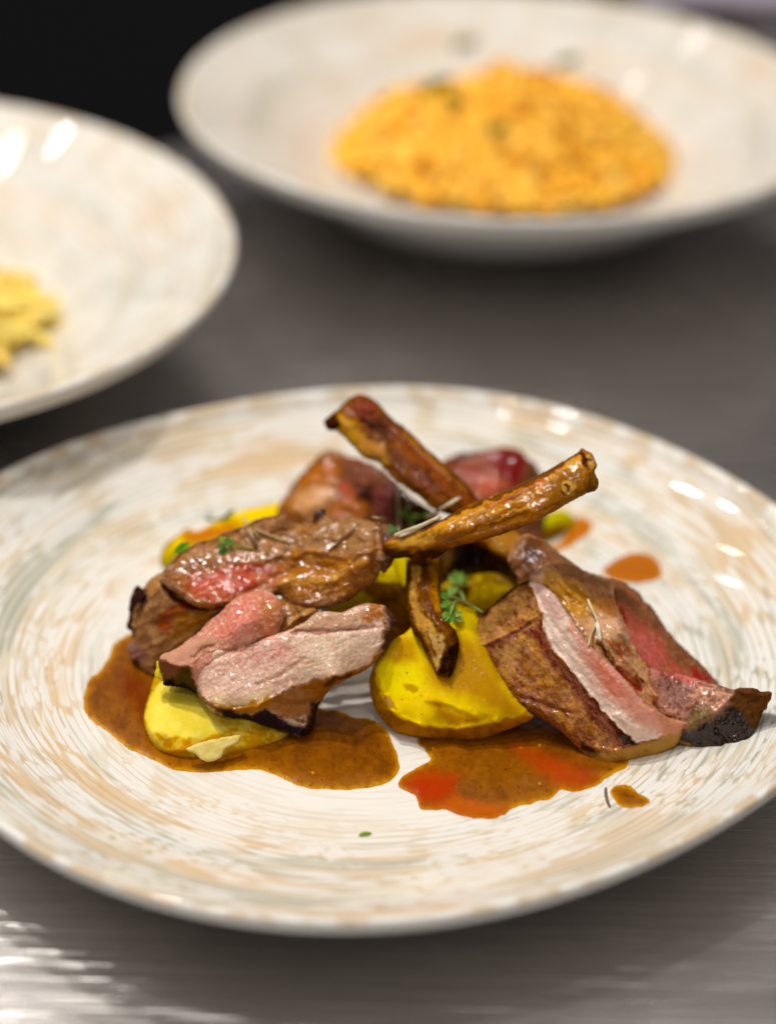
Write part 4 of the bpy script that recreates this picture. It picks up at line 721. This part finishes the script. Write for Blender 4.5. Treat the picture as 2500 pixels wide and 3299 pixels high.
relief('fat_marbled_meat', F_([(380, 100), (430, 78), (480, 98), (560, 130), (620, 182), (700, 240), (800, 310), (900, 350), (980, 380), (1000, 500), (1050, 620), (1100, 740), (1150, 850), (1220, 950), (1290, 1040), (1310, 1100), (1360, 1140), (1440, 1180), (1462, 1240), (1430, 1290), (1380, 1310), (1200, 1290), (1000, 1120), (800, 900), (650, 650), (520, 500), (430, 420), (360, 340), (310, 260), (340, 150)]),
       F_([(400, 100, 46), (620, 190, 44), (900, 355, 39), (1050, 620, 35), (1200, 920, 27), (1450, 1200, 17), (1380, 1290, 14.5), (1000, 1020, 27), (800, 780, 34), (600, 500, 40), (360, 320, 40), (700, 450, 42.5), (960, 720, 36)]), FAT,
       [('base', '#cc9e7a', .24), ('mot', '#c08e60', 24, .05, .2, .6), ('poly', F_([(380, 80), (560, 120), (800, 300), (960, 380), (1010, 520), (900, 520), (780, 420), (640, 330), (520, 300), (420, 400), (300, 260)]), '#94694c', 14, .3), ('mot', '#6e4630', 16, .25, .12, .5),
        ('poly', F_([(540, 330), (620, 330), (700, 400), (760, 470), (850, 540), (900, 600), (860, 640), (760, 620), (680, 560), (600, 450), (540, 390)]), '#d09848', 14, .17), ('poly', F_([(840, 600), (930, 590), (1020, 640), (1070, 720), (1040, 760), (900, 740), (820, 680)]), '#dcb092', 18, .2), ('poly', F_([(640, 340), (760, 400), (900, 520), (1000, 600), (960, 610), (820, 520), (700, 440)]), '#a8763e', 10, .22), ('poly', F_([(900, 490), (980, 500), (1040, 620), (1000, 620), (930, 570)]), '#b4744a', 9),
        ('poly', F_([(970, 760), (1060, 790), (1120, 870), (1140, 940), (1080, 920), (1000, 840)]), '#9c5208', 10, .14), ('line', F_([(860, 780), (960, 880), (1060, 960), (1160, 1060), (1260, 1160)]), 36, '#c49068', 14, .2), ('line', F_([(900, 790), (950, 860), (990, 920)]), 12, '#4e2614', 6), ('line', F_([(1000, 960), (1080, 1020), (1160, 1080)]), 14, '#8a2c14', 6), ('line', F_([(1080, 900), (1180, 1000), (1230, 1120)]), 20, '#d0a07c', 8), ('poly', F_([(1280, 1120), (1440, 1190), (1460, 1250), (1380, 1260), (1280, 1200)]), '#d09a84', 9), ('poly', F_([(1140, 990), (1200, 1040), (1180, 1060), (1120, 1020)]), '#8a4a10', 6, .15), ('poly', F_([(440, 100), (540, 130), (500, 240), (430, 330), (380, 300)]), '#6a4018', 10, .25)], ch, r=3.4, back=16, noise=((9, 1.3), (4, .8), (1.5, .3)), fib=[(50, 80, 11, 1.1)], seed=67, jit=2.0,
       bumps=[('line', F_([(600, 340), (700, 420), (840, 540), (1000, 620), (1060, 740)]), 18, 1.6), ('line', F_([(560, 450), (680, 620), (800, 800), (1000, 1020)]), 14, -2.2), ('line', F_([(760, 440), (900, 540), (1020, 620)]), 9, -1.2), ('line', F_([(980, 760), (1080, 900), (1200, 1020), (1260, 1120)]), 11, 1.6), ('line', F_([(900, 790), (1000, 930), (1160, 1080)]), 9, -1.8), ('line', F_([(1040, 760), (1180, 940), (1290, 1080)]), 9, -1.0), ('line', F_([(1290, 1120), (1380, 1170), (1450, 1220)]), 13, 1.6), ('line', F_([(1260, 1180), (1340, 1260), (1430, 1290)]), 9, -1.4), ('line', F_([(560, 400), (600, 330), (660, 340)]), 9, 1.2)])
ridge = F_([(440, 395), (490, 480), (525, 580), (535, 680), (600, 820), (700, 935), (830, 1095), (950, 1255), (1050, 1350), (1130, 1420), (1260, 1400), (1330, 1370)])
relief('fat_capped_meat', F_([(92, 745), (98, 690), (122, 625), (150, 588), (200, 548), (268, 488), (330, 438), (400, 398), (450, 378), (515, 396), (582, 440), (635, 495), (690, 580), (745, 665), (820, 770), (900, 850), (975, 920), (1050, 1000), (1120, 1070), (1200, 1160), (1285, 1225), (1380, 1275), (1495, 1290), (1440, 1340), (1425, 1400), (1370, 1462), (1250, 1512), (1150, 1532), (1050, 1552), (960, 1572), (850, 1540), (780, 1482), (720, 1420), (650, 1352), (600, 1320), (500, 1252), (400, 1182), (330, 1112), (260, 1022), (200, 922), (150, 852), (102, 795)]),
       F_([(100, 720, 29.5), (150, 590, 34), (330, 440, 38.5), (440, 390, 42), (530, 640, 37.5), (700, 935, 30), (950, 1255, 20), (1130, 1420, 14), (640, 500, 44), (820, 780, 38), (1050, 1010, 31), (1280, 1230, 22.5), (1480, 1290, 17.5), (1380, 1450, 10.5), (960, 1568, 6.5), (780, 1480, 8), (600, 1320, 12.5), (400, 1180, 17), (200, 920, 23.5), (300, 780, 30), (550, 1000, 24), (1180, 1300, 19.5), (1200, 1480, 9.5)]), MEAT,
       [('base', '#a8702e', .25), ('mot', '#6e3c12', 46, .05, .15, .8), ('mot', '#c89454', 40, .1, .25, .6), ('mot', '#5c3010', 12, .3, .1, .45), ('poly', F_([(100, 700), (200, 550), (450, 390), (520, 560), (350, 660), (150, 800), (100, 780)]), '#a27a4a', 14, .42), ('mot', '#6a3a14', 11, .2, .12, .6),
        ('poly', F_([(140, 790), (220, 770), (360, 700), (440, 630), (525, 585), (550, 640), (520, 720), (420, 720), (300, 800), (220, 850), (150, 850)]), '#74341e', 7, .26), ('poly', F_([(200, 850), (330, 760), (480, 760), (440, 860), (350, 980), (250, 980)]), '#a47c50', 22, .34), ('poly', F_([(450, 800), (600, 860), (700, 1000), (640, 1100), (500, 1050), (440, 920)]), '#c08836', 40, .24), ('mot', '#6c3810', 20, .12, .2, .7), ('mot', '#d8a668', 30, .12, .2, .6), ('poly', F_([(300, 1050), (450, 1130), (620, 1250), (760, 1400), (850, 1500), (700, 1420), (500, 1260), (330, 1120)]), '#7e4c16', 18, .3), ('line', F_([(400, 1130), (560, 1180), (700, 1230)]), 16, '#7a441a', 8), ('poly', F_([(410, 1130), (450, 1140), (440, 1180), (410, 1170)]), '#1e1414', 5, .3),
        ('line', [(a-18, b+14) for a, b in ridge[3:]], 30, '#6c2c08', 13, .28), ('line', [(a-4, b+3) for a, b in ridge[5:10]], 9, '#3a1808', 5), ('mot', '#4c2008', 6, .33, .1, .5),
        ('poly', ridge+F_([(1420, 1380), (1495, 1290), (1380, 1270), (1285, 1222), (1200, 1155), (1050, 995), (900, 845), (745, 660), (640, 490), (520, 395)]), '#eedace', 4, .22),
        ('poly', F_([(450, 380), (530, 400), (640, 500), (700, 600), (640, 640), (560, 560), (500, 480)]), '#d8b8b0', 10, .3), ('poly', F_([(740, 740), (900, 840), (1010, 950), (1130, 1070), (1250, 1200), (1330, 1300), (1300, 1380), (1180, 1320), (1060, 1230), (930, 1110), (850, 990), (800, 900)]), '#e2a292', 26, .22), ('poly', F_([(860, 870), (960, 940), (1040, 1060), (1080, 1120), (1000, 1110), (900, 980)]), '#d98472', 20, .24),
        ('poly', F_([(700, 620), (820, 780), (960, 920), (900, 900), (780, 800), (700, 700)]), '#cc9886', 8, .22), ('poly', F_([(1200, 1160), (1290, 1230), (1495, 1290), (1440, 1380), (1320, 1400), (1290, 1300)]), '#d29274', 12, .26), ('fib', '#d09488', 48, 36, 4.5, .1, .6),
        ('poly', F_([(1100, 940), (1150, 1080), (1210, 1170), (1150, 1120), (1080, 1030)]), '#b05224', 8, .18), ('poly', F_([(820, 1470), (960, 1490), (1140, 1440), (1260, 1410), (1330, 1380), (1430, 1360), (1420, 1420), (1360, 1480), (1150, 1540), (960, 1580), (860, 1550)]), '#b08850', 9, .32), ('poly', F_([(1000, 1350), (1080, 1370), (1160, 1430), (1100, 1440), (1020, 1400)]), '#2c160c', 6), ('poly', F_([(770, 1400), (830, 1440), (900, 1500), (850, 1500), (780, 1470)]), '#2e1a10', 8), ('spk', '#e0c49c', 70, 2.6, .3), ('edge', 4, '#5c3818', 4, .6),
        ('line', F_([(150, 590), (270, 485), (400, 396), (450, 380)]), 22, '#3c2012', 9, .36), ('line', F_([(95, 700), (98, 760), (150, 850)]), 10, '#2c180c', 5)], ch, r=2.4, back=17, noise=((10, .9), (4, .6), (1.4, .28)), fib=[(50, 60, 9, .35)], seed=69, jit=1.6,
       bumps=[('line', ridge, 8, .9), ('line', F_([(140, 800), (360, 700), (530, 590)]), 6, .9), ('line', F_([(400, 1130), (560, 1190), (720, 1240)]), 8, -.9), ('line', F_([(560, 620), (760, 860), (980, 1120)]), 10, -.35), ('line', F_([(1000, 1250), (1120, 1330), (1240, 1380)]), 13, .9), ('line', F_([(820, 1440), (1000, 1480), (1200, 1420)]), 8, .6), ('line', F_([(620, 440), (700, 560)]), 7, .6)])

# ------------------------------------------------------------------ garnish
def leaflet(V, Fc, CC, c, d, nrm, ln, wd, hx):
    d = d/np.linalg.norm(d); s = np.cross(nrm, d); s /= np.linalg.norm(s); n2 = np.cross(d, s); o = len(V); nn = 7
    for lift in (0, .00016):
        for i in range(nn):
            u = i/(nn-1); wv = wd*.5*math.sin(math.pi*min(1, (u*.92+.06)))**.75
            for k in (-1, 0, 1):
                V.append(c+d*ln*u+s*k*wv+n2*(lift+.22*wd*abs(k)-.35*ln*u*u*.5)); CC.append(list(hexc(hx)*(1.0 if k else .8)*(.85+.3*random.random()))+[.38])
    for sgn, b in ((1, o+nn*3), (-1, o)):
        for i in range(nn-1):
            for k in (0, 1):
                q = (b+i*3+k, b+(i+1)*3+k, b+(i+1)*3+k+1, b+i*3+k+1); Fc.append(q if sgn < 0 else q[::-1])
def sprig(name, label, stems, leaves, cat='herb sprig', stemcol='#8aa048', srad=.00035, group='cress sprigs scattered over the meat'):
    p0 = pt(*stems[0][0]) if stems else pt(*leaves[0][:2]); root = empty(name, p0, label, cat, group)
    ps = []
    for st in stems:
        pts = [pt(a[0], a[1], a[2] if len(a) > 2 else .6) for a in st]; ps.append((pts, srad))
    if ps: tubes('stem', ps, HERB, stemcol, root)
    V = []; Fc = []; CC = []
    for (x, y, ang, ln, wd, lift, hx) in leaves:
        a = math.radians(ang); d = math.cos(a)*RI+math.sin(a)*UP+.25*random.uniform(-1, 1)*f_; nrm = -f_+.5*UP+.5*random.uniform(-1, 1)*RI
        leaflet(V, Fc, CC, pt(x, y, lift), d, nrm, ln*.095/1000, wd*.095/1000, hx)
    if V: mesh('leaves', V, Fc, HERB, CC, root)
    return root
def lobed(pts, ang0, n, ln, wd, hx, lift=2.):
    x, y = pts; return [(x, y, ang0+(k-(n-1)/2)*(150/n), ln*(1-.12*abs(k-(n-1)/2)), wd, lift, hx) for k in range(n)]
# sprig beside the dangling bone
z = C_([(830, 1465), (760, 1425), (700, 1390), (640, 1370), (600, 1380)]); z2 = C_([(715, 1395), (690, 1340), (660, 1300), (665, 1260)]); z3 = C_([(700, 1390), (650, 1400), (620, 1480)])
g1, g2, g3 = '#7cae44', '#9cc45c', '#6a9834'
sprig('herb_sprig', 'bright green lobed cress sprig lying right of the dangling bone',
      [[(a, b, 2.2) for a, b in z], [(a, b, 2.6) for a, b in z2], [(a, b, 2.) for a, b in z3]],
      lobed(C_([(660, 1275)])[0], 80, 4, 44, 24, g2, 3)+lobed(C_([(668, 1268)])[0], 30, 3, 36, 22, g1, 3.2)+lobed(C_([(600, 1385)])[0], 170, 5, 36, 20, g1, 3)+lobed(C_([(625, 1405)])[0], 240, 4, 38, 18, g2, 2.8)+lobed(C_([(650, 1340)])[0], 140, 3, 34, 16, g2, 2.6)+lobed(C_([(612, 1480)])[0], 250, 4, 30, 18, g1, 2.5)+lobed(C_([(640, 1495)])[0], -20, 3, 34, 16, g2, 2.5)+lobed(C_([(605, 1430)])[0], 220, 3, 30, 16, g3, 2.4), stemcol='#8fa65a', srad=.00042)
sprig('herb_sprig', 'fine green cress sprig at the joint of the left chop and its bone',
      [[C_([(480, 840)])[0]+(2.5,), C_([(430, 850)])[0]+(2.5,), C_([(380, 868)])[0]+(2.5,)], [C_([(375, 900)])[0]+(2.2,), C_([(378, 870)])[0]+(2.5,), C_([(355, 830)])[0]+(3.,), C_([(348, 775)])[0]+(3.5,)], [C_([(380, 868)])[0]+(2.5,), C_([(345, 860)])[0]+(2.5,), C_([(310, 815)])[0]+(2.5,)]],
      [C_([(350, 800)])[0]+(88, 22, 9, 3.5, g2), C_([(335, 845)])[0]+(140, 26, 13, 3, g1), C_([(310, 830)])[0]+(120, 20, 10, 3, g3), C_([(375, 880)])[0]+(265, 26, 12, 2.6, g2), C_([(385, 868)])[0]+(250, 22, 10, 2.6, g1), C_([(420, 850)])[0]+(160, 24, 10, 2.8, g2), C_([(440, 846)])[0]+(20, 30, 8, 2.8, g2)], stemcol='#6aa034', srad=.0003)
sprig('herb_sprig', 'dull green cress tuft below the thin upright stem',
      [[C_([(290, 940)])[0]+(1.5,), C_([(285, 900)])[0]+(2.,)]],
      [C_([(280, 930)])[0]+(165, 34, 10, 1.5, '#5a7a48'), C_([(275, 940)])[0]+(185, 36, 10, 1.5, '#5a7a48'), C_([(255, 920)])[0]+(150, 20, 9, 1.5, '#6a8a54'), C_([(290, 940)])[0]+(280, 16, 9, 1.2, '#5a7a48')], stemcol='#8a9a70', srad=.0003)
sprig('herb_sprig', 'small green cress sprig on the pink part of the left chop',
      [[A_([(880, 418)])[0]+(.5,), A_([(820, 408)])[0]+(.8,), A_([(750, 395)])[0]+(1.2,)]],
      [A_([(745, 395)])[0]+(150, 34, 18, 1.6, '#4a8a2c'), A_([(720, 380)])[0]+(100, 26, 14, 1.6, g1), A_([(700, 400)])[0]+(180, 30, 16, 1.4, '#3e7a2c'), A_([(700, 410)])[0]+(230, 30, 16, 1.2, '#3e7a2c'), A_([(720, 410)])[0]+(265, 26, 15, 1.2, g1), A_([(680, 380)])[0]+(120, 24, 14, 1.4, g1), A_([(675, 420)])[0]+(250, 22, 12, 1.1, '#3e7a2c')], stemcol='#7a8a34', srad=.0003)
sprig('herb_sprig', 'blurred grey green sprig above the potato behind the left chop',
      [[A_([(620, 235)])[0]+(2,), A_([(680, 215)])[0]+(2,), A_([(740, 175)])[0]+(2,)]],
      [A_([(700, 200)])[0]+(30, 34, 14, 2, '#3c6a48'), A_([(620, 235)])[0]+(165, 34, 12, 2, '#4a7458'), A_([(600, 220)])[0]+(130, 20, 10, 2, '#5a8468'), A_([(660, 225)])[0]+(15, 30, 12, 2, '#3c6a48')], stemcol='#4a6a50', srad=.0004)
sprig('herb_leaf', 'green leaf at the far left edge of the left chop', [], [A_([(370, 440)])[0]+(35, 52, 24, .8, '#5a9a20'), A_([(390, 425)])[0]+(60, 26, 14, .8, '#4a8a1c')], cat='herb leaf')
sprig('herb_leaf', 'single tiny green leaf lying alone on the front of the plate', [], [H_([(238, 752)])[0]+(14, 36, 14, .35, '#6a9a28')], cat='herb leaf')
def stem(label, pts, rad, hx, lifts=(1., 1., 1.)):
    P = [pt(p[0], p[1], (p[2] if len(p) > 2 else lifts[min(i, 2)])) for i, p in enumerate(pts)]
    ob = tubes('cress_stem', [(P, rad)], HERB, hx); setp(ob, label, 'stem', 'pale cut cress stems'); return ob
stem('longer white stem lying along the left chop bone', C_([(258, 972, 1.5), (330, 945, 2.0), (440, 905, 2.2), (560, 845, 2.0)]), .00065, '#cdbb9c')
stem('white stem with a green fleck, its end over the crossing of the bones', C_([(470, 860, 2.6), (580, 790, 3.0), (685, 725, 3.0)]), .00062, '#d2c3a4')
stem('lower white stem crossing the joint of the left chop bone', C_([(290, 978, 1.6), (380, 940, 1.6), (480, 885, 2.2), (540, 860, 2.4)]), .00055, '#cfbfa2')
stem('thin upright stem behind the fine cress sprig', C_([(292, 925, 2.), (288, 800, 4.), (282, 675, 7.)]), .00036, '#b8b08c')
stem('short brownish stem left of the upright one', C_([(118, 850, 1.), (170, 862, 1.4), (210, 870, 1.)]), .0004, '#a08a68')
stem('pale stem standing on the left chop above its green sprig', A_([(812, 208, 2.5), (850, 300, 2.), (900, 400, .7)]), .0005, '#b39a76')
stem('thin pale stem crossing behind the standing one on the left chop', A_([(850, 290, 1.4), (890, 320, 1.), (912, 350, .7)]), .0004, '#a88e6c')
stem('pale stem lying flat across the top of the left chop', A_([(880, 288, 1.), (980, 330, 1.), (1095, 372, .7)]), .00045, '#b0966e')
stem('bent white stem on the orange fat of the right chop', F_([(825, 500, 2.), (850, 560, 2.2), (880, 620, 2.), (888, 650, 1.8)]), .00042, '#e0cfa8')
stem('thick short white stem end on the right chop', F_([(885, 650, 1.6), (895, 700, 1.6), (905, 772, .8)]), .0007, '#eadfc4')
stem('thin grey stem leaning down the right chop', F_([(892, 640, 1.6), (850, 720, 1.6), (828, 805, .8)]), .0004, '#b8a680')
P = [pt(a, b, .4) for a, b in H_([(1449, 514), (1450, 550), (1458, 585), (1471, 617)])]
ob = tubes('twig', [(P, .00048)], HERB, '#6e6152'); setp(ob, 'short curved grey brown twig beside the small gravy drop', 'twig')
